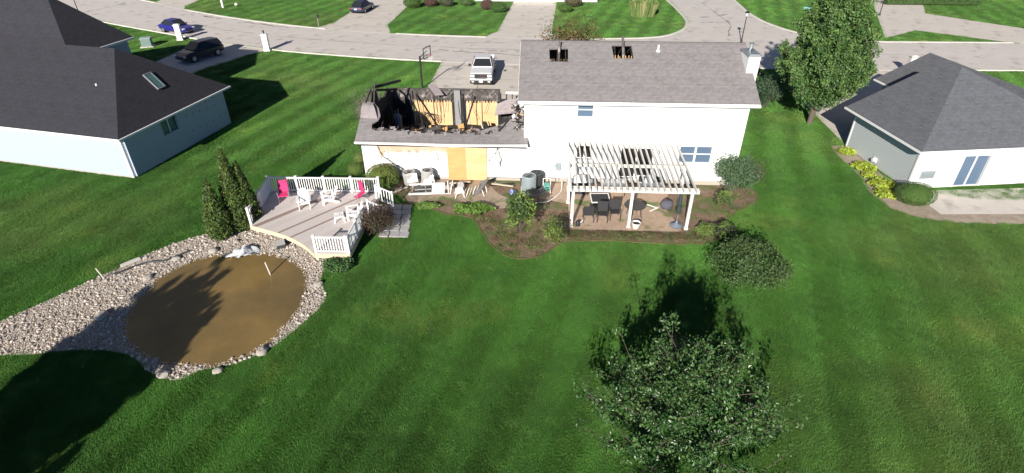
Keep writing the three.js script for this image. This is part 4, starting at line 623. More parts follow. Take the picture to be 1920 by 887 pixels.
// ---------------------------------------------------------------- patio and yard things
{
  const mc = () => { const o = thing('patio_chair', '', 'chair', [0, 0.02, 0], 0, 'black mesh chairs under the pergola'); mesh('seat', [rbox(0.52, 0.04, 0.5, 0, 0.44, 0, 0.015)], M.blackMesh, o); mesh('backrest', [rbox(0.54, 0.56, 0.03, 0, 0.76, -0.28, 0.012, 0, -0.16)], M.blackMesh, o);
    for (const s of [-1, 1]) { mesh('armrest', [tube([[s * 0.29, 0.44, 0.24], [s * 0.3, 0.66, 0.2], [s * 0.3, 0.67, -0.2]], 0.017, 10)], M.black, o); mesh('back_post', [rod([s * 0.28, 0.42, -0.22], [s * 0.28, 1.06, -0.34], 0.02)], M.black, o); mesh('leg', [rod([s * 0.28, 0.44, 0.24], [s * 0.28, 0, 0.28], 0.018)], M.black, o); mesh('leg', [rod([s * 0.28, 0.44, -0.2], [s * 0.28, 0, -0.3], 0.018)], M.black, o); } return o; };
  const c = mc(); c.userData.label = 'black mesh patio chair beside the outer pergola corner post, end of its row'; c.position.set(2.95, 0.02, -27.45); c.rotation.y = Math.PI;
  copy(c, 'black mesh patio chair in the middle of the row under the pergola', [3.72, 0.02, -27.45], Math.PI + 0.05); copy(c, 'black mesh patio chair nearest the dark round table, end of its row', [4.42, 0.02, -27.7], Math.PI - 0.08);
  const tb = thing('round_table', 'dark round patio table behind the middle pergola post', 'table', [5.55, 0.02, -28.0]); mesh('tabletop', [lathe([[0, 0], [0.58, 0], [0.6, 0.02], [0.58, 0.04], [0, 0.04]], 0, 0.68, 0, 32)], mat(0.06, 0.055, 0.055, 0.6), tb); for (let i = 0; i < 4; i++) { const a = i * 1.571 + .5; mesh('leg', [rod([Math.cos(a) * 0.3, 0.68, Math.sin(a) * 0.3], [Math.cos(a) * 0.45, 0, Math.sin(a) * 0.45], 0.018)], M.black, tb); }
  const bk = thing('planter_tub', 'white tub filled with black soil at the foot of the middle pergola post', 'tub', [5.5, 0.02, -26.75]); mesh('tub', [lathe([[0, 0], [0.17, 0], [0.24, 0.32], [0.26, 0.34], [0.23, 0.34], [0.2, 0.27]], 0, 0, 0)], M.white, bk); mesh('soil', [lathe([[0, 0.29], [0.21, 0.27]], 0, 0, 0)], M.char, bk); mesh('handle', [tube([[-0.24, 0.33, 0], [-0.15, 0.55, 0], [0.15, 0.55, 0], [0.24, 0.33, 0]], 0.012, 14)], M.black, bk);
  const gt = thing('glass_table_top', 'dark rectangular table top with white rim lying on the patio', 'table top', [3.75, 0.02, -29.35], 0.06); mesh('panel', [box(0.98, 0.03, 0.86, 0, 0.36, 0, 0, 0.1)], M.blackMesh, gt); mesh('rim', [box(1.1, 0.045, 0.05, 0, 0.33, 0.45), box(1.1, 0.045, 0.05, 0, 0.41, -0.45), bar([-0.53, 0.33, 0.43], [-0.53, 0.41, -0.43], 0.05, 0.045), bar([0.53, 0.33, 0.43], [0.53, 0.41, -0.43], 0.05, 0.045)], M.white, gt); for (const s of [-1, 1]) for (const q of [-1, 1]) mesh('leg', [rod([s * 0.5, 0.34, q * 0.42], [s * 0.5, 0, q * 0.42], 0.02)], M.metal, gt);
  const vv = thing('broken_trim', 'two white trim boards lying in a V on the patio', 'boards', [7.05, 0.03, -28.9]); mesh('board', [bar([-0.55, 0.02, -0.42], [0, 0.03, 0], 0.07, 0.03)], M.white, vv); mesh('board', [bar([-0.5, 0.02, 0.36], [0.02, 0.06, -0.02], 0.07, 0.03)], M.white, vv);
  const bg = thing('storage_bag', 'slumped purple-grey bag lying beside the patio umbrella', 'bag', [7.55, 0.02, -29.0]); { const g = new THREE.SphereGeometry(0.4, 20, 14); const q = g.attributes.position; for (let i = 0; i < q.count; i++) { const k = 0.82 + 0.4 * fbm(q.getX(i) + 4, q.getZ(i) + q.getY(i) + 4, 4, 3); q.setXYZ(i, q.getX(i) * k, Math.max(0, (q.getY(i) + 0.3) * k * 0.75), q.getZ(i) * k * 0.8); } g.computeVertexNormals(); mesh('sack', [g], mat(0.085, 0.085, 0.11, 0.85), bg); mesh('tie', [tube([[-.1, .48, 0], [0, .56, 0.02], [.12, .5, 0]], 0.02, 8)], M.black, bg); }
  const um = thing('patio_umbrella', 'folded dark patio umbrella on a blue-grey base inside the pergola corner', 'umbrella', [7.75, 0.02, -27.1]); mesh('pole', [rod([0, 0, 0], [0, 2.0, 0], 0.022)], M.metal, um); mesh('canopy', [lathe([[0.03, 0.72], [0.15, 0.8], [0.12, 1.3], [0.08, 1.8], [0.02, 1.98]], 0, 0, 0, 9)], mat(0.035, 0.05, 0.045, 0.85), um); mesh('base', [lathe([[0, 0], [0.36, 0], [0.36, 0.05], [0.1, 0.12], [0.05, 0.3], [0, 0.3]], 0, 0, 0)], mat(0.16, 0.19, 0.24, 0.6), um); mesh('tie', [lathe([[0.13, 0], [0.135, 0.05]], 0, 1.25, 0, 9)], M.black, um);
  const gr = thing('gas_grill', 'gas grill with white lid and dark cart against the house wall', 'grill', [2.6, 0.02, -30.6]); mesh('cart', [box(1.15, 0.7, 0.5, 0, 0.4, 0)], M.blackMesh, gr); mesh('side_shelf', [box(0.4, 0.04, 0.48, -0.6, 0.82, 0), box(0.36, 0.04, 0.48, 0.62, 0.82, 0)], M.metal, gr); { const g = new THREE.CylinderGeometry(0.27, 0.27, 0.78, 18, 1, false, 0, Math.PI); g.rotateZ(Math.PI / 2); g.rotateX(0); g.translate(0, 0.84, 0); mesh('lid', [box(0.78, 0.24, 0.5, 0, 0.9, 0), box(0.7, 0.12, 0.36, 0, 1.06, -0.02)], M.white, gr); } mesh('handle', [rod([-0.3, 0.95, 0.3], [0.3, 0.95, 0.3], 0.018)], M.chrome, gr); for (const s of [-1, 1]) mesh('wheel', [(() => { const g = new THREE.CylinderGeometry(0.1, 0.1, 0.05, 14); g.rotateZ(Math.PI / 2); g.translate(s * 0.5, 0.1, 0.2); return g; })()], M.tyre, gr);
  const bs = thing('outdoor_bench', 'white outdoor bench with dark cushions under the pergola by the patio door', 'bench', [6.9, 0.02, -31.2]); mesh('seat', [box(1.5, 0.08, 0.55, 0, 0.4, 0)], M.white, bs); for (let i = 0; i < 3; i++) mesh('cushion', [rbox(0.4, 0.34, 0.12, -0.48 + i * 0.48, 0.64, -0.16, 0.04, 0, -0.2)], i % 2 ? M.white : M.blackMesh, bs); mesh('backrest', [box(1.5, 0.45, 0.05, 0, 0.62, -0.27)], M.white, bs); for (const s of [-1, 1]) for (const q of [-1, 1]) mesh('leg', [box(0.06, 0.4, 0.06, s * 0.68, 0.2, q * 0.22)], M.white, bs);
  const dz = thing('dining_set_table', 'glass patio table with dark frame standing under the pergola near the wall', 'table', [4.6, 0.02, -30.7]); mesh('tabletop', [box(1.5, 0.03, 0.85, 0, 0.7, 0)], M.lampGlass, dz); for (const s of [-1, 1]) for (const q of [-1, 1]) mesh('leg', [rod([s * 0.68, 0.68, q * 0.36], [s * 0.7, 0, q * 0.38], 0.02)], M.black, dz);
  // boot-like downspout shoe by the corner post
  const ds = thing('watering_can', 'small black and white watering can by the outer pergola corner post', 'watering can', [2.35, 0.02, -26.85], 0.5); mesh('can', [lathe([[0, 0], [0.12, 0], [0.13, 0.02], [0.11, 0.26], [0, 0.27]], 0, 0, 0, 16)], M.black, ds); mesh('spout', [rod([0.1, 0.1, 0], [0.34, 0.26, 0], 0.025, 0.018)], M.white, ds); mesh('handle', [tube([[-0.1, 0.24, 0], [-0.22, 0.2, 0], [-0.11, 0.05, 0]], 0.012, 10)], M.black, ds);
  // air-conditioning units
  const ac = (name, label, x, z, rad, h, m, grp) => { const o = thing(name, label, 'air conditioner', [x, 0.02, z], 0, grp); mesh('casing', [lathe([[0, 0], [rad, 0], [rad, h - 0.04], [rad - 0.03, h], [rad * 0.78, h], [rad * 0.76, h - 0.08], [0, h - 0.09]], 0, 0, 0, 36)], m, o); const lv = []; for (let i = 0; i < 44; i++) { const a = i / 44 * 6.283; lv.push(box(0.02, h - 0.16, 0.02, Math.cos(a) * (rad + 0.006), h / 2, Math.sin(a) * (rad + 0.006), -a)); } mesh('louvres', lv, m, o); const fg = []; for (let i = 1; i < 6; i++) { const g = new THREE.TorusGeometry(rad * 0.14 * i, 0.008, 4, 28); g.rotateX(Math.PI / 2); g.translate(0, h - 0.03, 0); fg.push(g); } mesh('fan_grille', fg, M.acDark, o); mesh('fan_hub', [lathe([[0, 0.03], [0.1, 0.02], [0.12, 0]], 0, h - 0.05, 0, 16)], M.acDark, o); mesh('pad', [box(rad * 2.3, 0.05, rad * 2.3, 0, 0.0, 0)], M.kerb, o); return o; };
  ac('condenser', 'large round grey-green condenser unit standing by the white wall', -0.42, -30.75, 0.43, 1.05, M.acGrey);
  ac('condenser', 'dark round condenser unit half hidden behind the grey-green one', -0.0, -31.35, 0.4, 0.95, M.acDark);
  { const a = ac('melted_condenser', 'melted pale grey round unit next to the scorched bush', -7.75, -31.35, 0.4, 0.85, M.greyMelt, 'melted units by the garage'); a.rotation.z = 0.1; a.rotation.x = 0.05; mesh('sagged_cover', [slab([[-.3, -.1], [.35, -.15], [.4, .4], [-.2, .45]], [], [0.2, 0.45, 0.42], [1, 0.1, 0], [-.1, 1, -.25], 0.02)], M.white, a);
    const b = ac('melted_condenser', 'melted pale grey round unit next to the plywood-covered door', -6.75, -31.4, 0.36, 0.95, M.greyMelt, 'melted units by the garage'); b.rotation.z = -0.06; mesh('sagged_cover', [slab([[-.3, -.2], [.2, -.3], [.35, .35], [-.1, .3]], [], [0.1, 0.4, 0.38], [1, 0, 0], [0, 1, -.3], 0.02), bar([0.3, 0.85, 0.1], [0.55, 0.05, 0.4], 0.07, 0.03)], M.white, b); }
  // wreckage behind the garage
  const df = thing('fallen_door', 'white door frame with missing panes lying flat behind the garage', 'door', [-6.5, 0.02, -30.25], 0.13); mesh('frame', [box(2.1, 0.06, 0.16, -0.1, 0.22, 0.55, 0, 0), box(2.1, 0.06, 0.12, -0.1, 0.32, -0.5), box(0.78, 0.06, 1.1, 0.62, 0.27, 0.02, 0, 0.09)], M.white, df); mesh('glass_pane', [box(1.1, 0.02, 0.9, -0.35, 0.2, 0.02, 0, 0.09)], M.glassDark, df); mesh('broken_bar', [bar([-.8, .25, .1], [.2, .25, .05], 0.04, 0.04), bar([-.2, .25, -.4], [-.1, .25, .45], 0.05, 0.04)], M.greyMelt, df); mesh('prop', [box(0.3, 0.2, 0.3, 0.6, 0.1, 0), box(0.3, 0.2, 0.2, -0.9, 0.1, 0.3)], M.charGrey, df);
  const rack = thing('metal_rack', 'bent white wire rack standing beside the fallen door frame', 'rack', [-5.3, 0.02, -30.4], 0.15); for (const s of [0, 1]) mesh('side_frame', [rod([s * 0.1, 0, 0.3], [s * 0.3, 0.75, 0.05], 0.025), rod([s * 0.1, 0.02, 0.3], [-0.5 + s * 0.1, 0.05, 0.32], 0.025), rod([s * .3, .75, .05], [s * .3, .1, -.3], .025)], M.white, rack); mesh('shelf', [box(0.45, 0.03, 0.4, 0, 0.3, 0, 0, .1, .1)], M.greyMelt, rack);
  const lg = thing('wrecked_lawn_chair', 'collapsed white plastic lawn chair behind the boarded garage door', 'chair', [-4.6, 0.02, -29.9], 0.3); mesh('seat', [slab([[0, 0], [.5, 0], [.48, .45], [.05, .5]], [], [-.2, .25, .2], [1, .1, 0], [0, .3, -1], .03)], M.white, lg); mesh('backrest', [slab([[0, 0], [.5, 0], [.4, .5], [.1, .5]], [], [-.1, .3, -.25], [1, -.2, .1], [.2, .5, -.6], .03)], M.greyMelt, lg); for (const [a, b] of [[-.2, .2], [.25, .25], [-.15, -.25], [.3, -.2]]) mesh('leg', [rod([a * .8, .28, b * .8], [a * 1.3, 0, b * 1.4], 0.03, .022)], M.white, lg);
  const tp = thing('leaning_panel', 'grey rigid panel propped at a slant near the plywood-covered door', 'panel', [-3.35, 0.02, -30.35], -0.35); mesh('sheet', [slab(rect(-0.35, -0.6, 0.35, 0.6), [], [0, 0.42, 0], [0.78, 0.5, 0.1], [0.1, 0.35, -0.9], 0.04)], mat(0.2, 0.2, 0.21, 0.7), tp); mesh('prop', [rod([0.25, 0.5, -.2], [0.35, 0, -.2], 0.025), rod([0.25, 0.4, .3], [0.4, 0, .3], 0.025)], M.white, tp);
  const lc = thing('lounge_frame', 'tangled white and tan metal lounge frame lying behind the garage', 'lounge frame', [-4.0, 0.02, -30.1], 0.2); for (let i = 0; i < 5; i++) mesh('tube', [tube([[-.4 + i * .2, .05, .4 - i * .1], [-.2 + i * .2, .4 + .06 * i, .1], [.0 + i * .15, .3, -.3], [.2 + i * .1, .05, -.5]], 0.022, 14)], i % 2 ? M.white : M.timber, lc);
  const wb = (label, x, z, w, d0, t) => { const o = thing('charred_planks', label, 'planks', [x, 0.02, z], t); for (let i = 0; i < 5; i++) mesh('plank', [box(w * (0.7 + 0.3 * R()), 0.05, 0.1, rr(-.1, .1), 0.04 + 0.05 * i, (i - 2) * d0, rr(-.3, .3), 0, rr(-.06, .06))], [M.char, M.charGrey, M.greyMelt, M.char, M.timber][i], o); return o; };
  wb('charred planks heaped under the plywood-covered door', -4.7, -31.4, 1.6, 0.12, 0.1); wb('charred planks heaped against the bottom of the white wall by the grey-green condenser', -2.1, -31.2, 1.5, 0.12, -0.08); wb('charred planks beside the melted grey units', -6.6, -30.95, 1.2, 0.1, 0.4);
  wb('scorched planks strewn at the foot of the scorched bush', -8.3, -30.3, 1.0, 0.15, 0.9);
  const fb = thing('fire_bowl', 'black round fire bowl on legs beside the yellow-green sapling', 'fire bowl', [-0.15, 0.02, -29.45]); mesh('bowl', [lathe([[0, 0.34], [0.2, 0.38], [0.4, 0.52], [0.48, 0.56], [0.48, 0.58], [0.38, 0.55], [0.1, 0.45], [0, 0.44]], 0, 0, 0, 28)], M.black, fb); for (let i = 0; i < 3; i++) { const a = i * 2.094; mesh('leg', [rod([Math.cos(a) * 0.25, 0.4, Math.sin(a) * 0.25], [Math.cos(a) * 0.35, 0, Math.sin(a) * 0.35], 0.02)], M.black, fb); }
  const gc = thing('garden_cart', 'green garden hose cart between the condenser and the pergola', 'hose cart', [0.65, 0.02, -30.5]); mesh('reel', [(() => { const g = new THREE.CylinderGeometry(0.26, 0.26, 0.36, 20); g.rotateZ(Math.PI / 2); g.translate(0, 0.42, 0); return g; })()], mat(0.10, 0.30, 0.24, 0.6), gc); mesh('frame', [rod([-.22, 0, .2], [-.22, .9, -.15], .022), rod([.22, 0, .2], [.22, .9, -.15], .022), rod([-.22, .9, -.15], [.22, .9, -.15], .022)], M.white, gc); for (const s of [-1, 1]) mesh('wheel', [(() => { const g = new THREE.CylinderGeometry(0.12, 0.12, 0.05, 16); g.rotateZ(Math.PI / 2); g.translate(s * 0.26, 0.12, -0.15); return g; })()], M.tyre, gc);
  const bb = thing('bucket', 'small blue and white bucket tipped on the ground by the condenser', 'bucket', [-1.35, 0.14, -30.3], 0.4); bb.rotation.z = 1.3; mesh('pail', [lathe([[0, -.14], [0.12, -.14], [0.16, 0.16], [0.14, 0.16], [0.1, -.1]], 0, 0, 0, 18)], mat(0.12, 0.2, 0.5, 0.5), bb); mesh('rim', [lathe([[0.155, .13], [0.17, .14], [0.17, .17], [0.155, .17]], 0, 0, 0, 18)], M.white, bb);
  const hose = thing('garden_hose', 'pale garden hose curving over the ground toward the pergola post', 'hose'); mesh('hose', [tube([[0.2, 0.05, -29.2], [0.7, 0.05, -29.4], [1.2, 0.05, -30.0], [1.55, 0.06, -30.8], [1.6, 0.3, -31.5]], 0.03, 30)], M.white, hose); mesh('coupling', [rod([0.12, 0.05, -29.17], [0.24, 0.05, -29.21], 0.04)], M.metal, hose);
  // pond things
  const ps = thing('plastic_sheet', 'crumpled grey-white plastic sheet at the edge of the muddy pond', 'plastic sheet', [-14.7, 0.03, -23.25], 0.3); { const g = new THREE.PlaneGeometry(1.5, 1.1, 26, 20); g.rotateX(-Math.PI / 2); const q = g.attributes.position; for (let i = 0; i < q.count; i++) { const x = q.getX(i), z = q.getZ(i), e = Math.max(0, 1 - Math.abs(x) / 0.8); q.setXYZ(i, x * (1 + 0.3 * fbm(z + 3, x + 2, 4, 2) - .2), 0.02 + 0.5 * e * fbm(x * .9 + 2, z * .9 + 5, 4, 4), z * (0.45 + 0.5 * e)); } g.computeVertexNormals(); mesh('sheet', [g], mat(0.55, 0.58, 0.6, 0.35), ps); mesh('fold', [bar([-.9, .06, .1], [-.2, .16, .05], 0.16, 0.05)], M.white, ps); }
  const stake = (label, x, z, tx, h) => { const o = thing('stake', label, 'stake', [x, 0, z]); mesh('rod', [rod([0, 0, 0], [tx, h, 0.05], 0.035)], M.kerb, o); mesh('tip', [rod([tx, h, 0.05], [tx * 1.06, h * 1.06, 0.053], 0.035, 0.012)], M.kerb, o); };
  stake('pale stake standing up at the gravel edge of the pond', -20.5, -20.9, -0.12, 0.65); stake('thin pale stake standing in the brown pond water', -12.7, -21.6, -0.06, 0.75);
  const pump = thing('pond_box', 'small dark pump box on the gravel under the curved deck edge', 'pump box', [-13.1, 0.02, -23.95], 0.5); mesh('box', [box(0.4, 0.28, 0.34, 0, 0.14, 0)], M.acDark, pump); mesh('lid', [box(0.46, 0.04, 0.4, 0, 0.3, 0, 0, 0.15)], M.greyMelt, pump);
  const tarp = thing('black_pipe', 'length of black drain pipe lying on the gravel bank', 'pipe'); mesh('pipe', [tube([[-20.1, 0.08, -21.3], [-19.2, 0.1, -22.2], [-18.5, 0.08, -22.4], [-17.6, 0.1, -23.3]], 0.05, 24)], M.acDark, tarp); mesh('end_cap', [rod([-20.2, 0.08, -21.2], [-20.05, 0.08, -21.36], 0.07)], M.acDark, tarp);
  const slabb = thing('concrete_block', 'pale concrete block lying on the grass by the shaded gravel', 'block', [-20.0, 0.02, -22.2], 0.9); mesh('block', [rbox(0.9, 0.1, 0.22, 0, 0.07, 0, 0.02)], M.kerb, slabb); mesh('chip', [rbox(0.2, 0.08, 0.16, 0.62, 0.04, 0.1, 0.02)], M.kerb, slabb);
  // boulders around pond
  { const r = RNG(12); let i = 0; for (const [x, z, s] of [[-10.9, -16.4, .22], [-12.2, -15.3, .16], [-17.9, -22.6, .18], [-15.6, -24.3, .15], [-13.4, -23.9, .14], [-16.4, -23.4, .2], [-18.4, -21.0, .2], [-10.1, -20.9, .18], [-14.2, -15.0, .2], [-18.8, -18.2, .25]]) { const g = new THREE.IcosahedronGeometry(s, 2), q = g.attributes.position; for (let k = 0; k < q.count; k++) { const f = 0.75 + 0.5 * fbm(q.getX(k) * 2 + 3 + i, q.getZ(k) * 2 + q.getY(k) * 2 + 3, 5, 3); q.setXYZ(k, q.getX(k) * f * 1.3, q.getY(k) * f * 0.7, q.getZ(k) * f); } g.computeVertexNormals(); g.translate(0, s * 0.4, 0); const o = mesh('boulder', [g], mat(0.36, 0.33, 0.29, 0.9)); o.position.set(x, 0, z); o.rotation.y = r() * 6; tag(o, 'rounded grey-tan boulder among the gravel round the pond', 'boulder', 'boulders round the pond'); i++; } }
}
// ---------------------------------------------------------------- street furniture
function mailPillar(label, x, z, t, m = M.white) { const o = thing('mailbox_pillar', label, 'mailbox', [x, 0, z], t, 'mailbox pillars along the street'); mesh('pillar', [rbox(0.56, 1.62, 0.5, 0, 0.81, 0, 0.02)], m, o); mesh('cap', [rbox(0.7, 0.09, 0.64, 0, 1.66, 0, 0.02), rbox(0.5, 0.07, 0.46, 0, 1.73, 0, 0.02)], m, o); mesh('mailbox_door', [box(0.26, 0.24, 0.03, 0, 1.25, -0.262)], M.acDark, o); mesh('plinth', [box(0.66, 0.14, 0.6, 0, 0.075, 0)], m, o); return o; }
{
  const a = mailPillar('white mailbox pillar with a lantern beside the mown corner of the side lawn', -29.3, -61.3, 0.15); mesh('lantern', [rod([0, 1.76, 0], [0, 1.86, 0], 0.03), box(0.14, 0.2, 0.14, 0, 1.96, 0), lathe([[0.12, 0], [0, 0.1]], 0, 2.06, 0, 4)], M.black, a);
  mailPillar('white mailbox pillar in front of the blue car parked on the street', -41.1, -65.3, 0.3);
  const b = mailPillar('pale brick mailbox pillar in a ring of stones by the right-hand driveway', 35.3, -56.2, 0.1, mat(0.55, 0.52, 0.5, 0.9)); b.userData.label = 'pale brick mailbox pillar standing in an oval stone-edged bed';
  const bed = struct('garden_bed', sheet(smooth([[34.2, -56.6], [35.2, -57.0], [37.2, -56.9], [38.0, -56.2], [37.2, -55.4], [35.2, -55.4]], 4), 0.02), M.gravel);
  { const r = RNG(3); for (let i = 0; i < 5; i++) { const g = new THREE.IcosahedronGeometry(rr(.16, .3, r), 1); g.scale(1.3, 0.7, 1); g.translate(0, 0.1, 0); const o = mesh('boulder', [g], i % 2 ? M.kerb : M.acDark); o.position.set(35.9 + i * 0.42, 0, -55.8 - (i % 3) * 0.4); tag(o, i % 2 ? 'pale landscape rock in the oval bed beside the brick mailbox pillar' : 'dark landscape rock in the oval bed beside the brick mailbox pillar', 'rock', 'rocks by the brick mailbox'); } }
  const m2 = thing('post_mailbox', 'small dark mailbox on a post at the kerb across the street', 'mailbox', [-27.5, 0, -72.7]); mesh('post', [box(0.12, 1.1, 0.12, 0, 0.55, 0)], M.barkGrey, m2); mesh('box', [rbox(0.26, 0.28, 0.55, 0, 1.22, 0.05, 0.08)], M.acDark, m2);
  const hy = thing('white_post', 'short white marker post on the lawn across the street', 'post', [-44.8, 0, -83.3]); mesh('post', [rod([0, 0, 0], [0, 0.9, 0], 0.15, 0.15, 12)], M.white, hy); mesh('cap', [lathe([[0.17, 0], [0.15, .08], [0, 0.12]], 0, 0.9, 0, 12)], M.white, hy);
  const hr = thing('yard_lamp', 'low pale lamp globe on the lawn across the street', 'lamp', [-43.2, 0, -84.1]); mesh('globe', [lathe([[0, 0.1], [0.2, 0.15], [0.26, 0.3], [0.18, 0.48], [0, 0.52]], 0, 0, 0, 14)], M.kerb, hr); mesh('base', [rod([0, 0, 0], [0, 0.14, 0], 0.14, 0.12, 10)], M.acDark, hr);
  const ub = thing('utility_box', 'green utility transformer box on the grass strip by the left driveway', 'utility box', [-43.2, 0, -62.4], 0.35); mesh('cabinet', [rbox(1.0, 0.85, 0.9, 0, 0.47, 0, 0.03)], mat(0.16, 0.24, 0.22, 0.6), ub); mesh('lid', [rbox(1.06, 0.07, 0.96, 0, 0.92, 0, 0.03)], mat(0.34, 0.42, 0.42, 0.6), ub); mesh('pad', [box(1.3, 0.08, 1.2, 0, 0.04, 0)], M.kerb, ub);
  const lamp = (label, x, z) => { const o = thing('street_lamp', label, 'street lamp', [x, 0, z], 0, 'black lantern street lamps'); mesh('pole', [rod([0, 0, 0], [0, 2.75, 0], 0.06, 0.045, 10), lathe([[0.14, 0], [0.14, 0.1], [0.08, 0.35]], 0, 0, 0, 12)], M.black, o); const ln = mesh('lantern', [lathe([[0.05, 0], [0.1, 0.06], [0.1, 0.08]], 0, 2.75, 0, 6), lathe([[0.26, 0], [0.22, 0.1], [0.05, 0.22], [0, 0.3]], 0, 3.18, 0, 6)], M.black, o); mesh('glass', [lathe([[0.1, 0], [0.19, 0.34]], 0, 2.83, 0, 6)], M.lampGlass, ln); };
  lamp('black lantern street lamp standing behind the ridge of the two-storey roof', 22.75, -67.2); lamp('black lantern street lamp beside the far driveway behind the large pear tree', 45.3, -82.4); lamp('black lantern street lamp at the kerb beyond the dark-roofed house', -62.35, -78.4);
  const sg = thing('street_sign', 'blue street name sign on a thin post at the corner', 'street sign', [31.6, 0, -72.6]); mesh('post', [rod([0, 0, 0], [0, 2.6, 0], 0.035, 0.035, 8)], M.metal, sg); mesh('sign_plate', [rbox(1.25, 0.26, 0.03, 0, 2.7, 0, 0.01)], mat(0.16, 0.42, 0.5, 0.5), sg); mesh('sign_plate', [rbox(0.03, 0.22, 0.9, 0, 2.45, 0, 0.01)], mat(0.16, 0.42, 0.5, 0.5), sg);
  const hp = thing('basketball_hoop', 'black basketball hoop with clear backboard beside the driveway', 'basketball hoop', [-10.35, 0, -49.6], 1.25); mesh('pole', [bar([0, 0, 0], [0, 2.85, 0], 0.12, 0.12)], M.black, hp); mesh('arm', [bar([0, 2.5, 0], [0, 3.05, 0.7], 0.07, 0.07), bar([0, 2.75, 0], [0, 3.35, 0.7], 0.07, 0.07)], M.black, hp); const bd = mesh('backboard', [box(1.3, 0.06, 0.05, 0, 2.82, 0.74), box(1.3, 0.06, 0.05, 0, 3.68, 0.74), box(0.06, 0.8, 0.05, -0.62, 3.25, 0.74), box(0.06, 0.8, 0.05, 0.62, 3.25, 0.74)], M.black, hp); mesh('glass', [box(1.18, 0.8, 0.012, 0, 3.25, 0.74)], new THREE.MeshPhysicalMaterial({ color: 0xffffff, transmission: 1, thickness: 0, roughness: 0.1 }), bd); const tg = new THREE.TorusGeometry(0.23, 0.014, 6, 20); tg.rotateX(Math.PI / 2); tg.translate(0, 3.02, 1.04); mesh('rim', [tg], M.red, hp); const nt = []; for (let i = 0; i < 12; i++) { const a = i / 12 * 6.283; nt.push(rod([Math.cos(a) * 0.23, 3.02, 1.04 + Math.sin(a) * 0.23], [Math.cos(a + .4) * 0.13, 2.6, 1.04 + Math.sin(a + .4) * 0.13], 0.008, 0.008, 4)); } mesh('net', nt, M.white, hp);
  for (const [x, z] of [[-10.9, -41.4], [-9.9, -41.6]]) { const o = thing('trash_bin', 'dark bin beside the street side of the burned garage', 'bin', [x, 0, z], 0, 'bins by the garage'); mesh('body', [(() => { const g = new THREE.CylinderGeometry(0.3, 0.24, 0.9, 4); g.rotateY(0.785); g.translate(0, 0.45, 0); return g; })()], M.acDark, o); mesh('lid', [rbox(0.5, 0.07, 0.55, 0, 0.94, 0, 0.02)], M.black, o); }
}
// ---------------------------------------------------------------- vehicles (front toward local +z)
function loft(st, exp = 0.4, n = 28) {   // st: [z, halfWidth, y0, y1, topInset]
  const rings = st.map(([z, w, y0, y1, ins = 0]) => { const o = []; for (let i = 0; i < n; i++) { const a = i / n * 6.2832, c = Math.cos(a), s = Math.sin(a); const yy = Math.sign(s) * Math.abs(s) ** exp, xx = Math.sign(c) * Math.abs(c) ** exp; const t = (yy + 1) / 2; o.push([xx * (w - ins * t), y0 + (y1 - y0) * t, z]); } return o; });
  const pos = []; for (let k = 0; k < rings.length - 1; k++) for (let i = 0; i < n; i++) { const a = rings[k][i], b = rings[k][(i + 1) % n], c = rings[k + 1][(i + 1) % n], d = rings[k + 1][i]; pos.push(...a, ...b, ...c, ...a, ...c, ...d); }
  for (const [rg, rev] of [[rings[0], 1], [rings[rings.length - 1], 0]]) for (let i = 1; i < n - 1; i++) rev ? pos.push(...rg[0], ...rg[i + 1], ...rg[i]) : pos.push(...rg[0], ...rg[i], ...rg[i + 1]);
  const g = new THREE.BufferGeometry(); g.setAttribute('position', new THREE.Float32BufferAttribute(pos, 3)); g.computeVertexNormals(); return g;
}
function wheels(o, track, zs, rad) { for (const z of zs) for (const s of [-1, 1]) { const w = new THREE.Group(); w.name = 'wheel'; o.add(w); w.position.set(s * track, rad, z); const g = new THREE.CylinderGeometry(rad, rad, 0.24, 24); g.rotateZ(Math.PI / 2); mesh('tyre', [g], M.tyre, w); const g2 = new THREE.CylinderGeometry(rad * 0.64, rad * 0.64, 0.25, 20); g2.rotateZ(Math.PI / 2); mesh('rim', [g2], M.rim, w); } }
const quad = (a, b, c, d, t = 0.02) => { const A = V(...a), B = V(...b), D = V(...d), n = B.clone().sub(A).cross(D.clone().sub(A)).normalize().multiplyScalar(t); const top = [a, b, c, d].map(p => V(...p).add(n)), bot = [a, b, c, d].map(p => V(...p)); const pos = []; const Q = (p, q, r, s) => pos.push(...p.toArray(), ...q.toArray(), ...r.toArray(), ...p.toArray(), ...r.toArray(), ...s.toArray()); Q(...top); Q(bot[3], bot[2], bot[1], bot[0]); for (let i = 0; i < 4; i++) Q(bot[i], bot[(i + 1) % 4], top[(i + 1) % 4], top[i]); const g = new THREE.BufferGeometry(); g.setAttribute('position', new THREE.Float32BufferAttribute(pos, 3)); g.computeVertexNormals(); return g; };
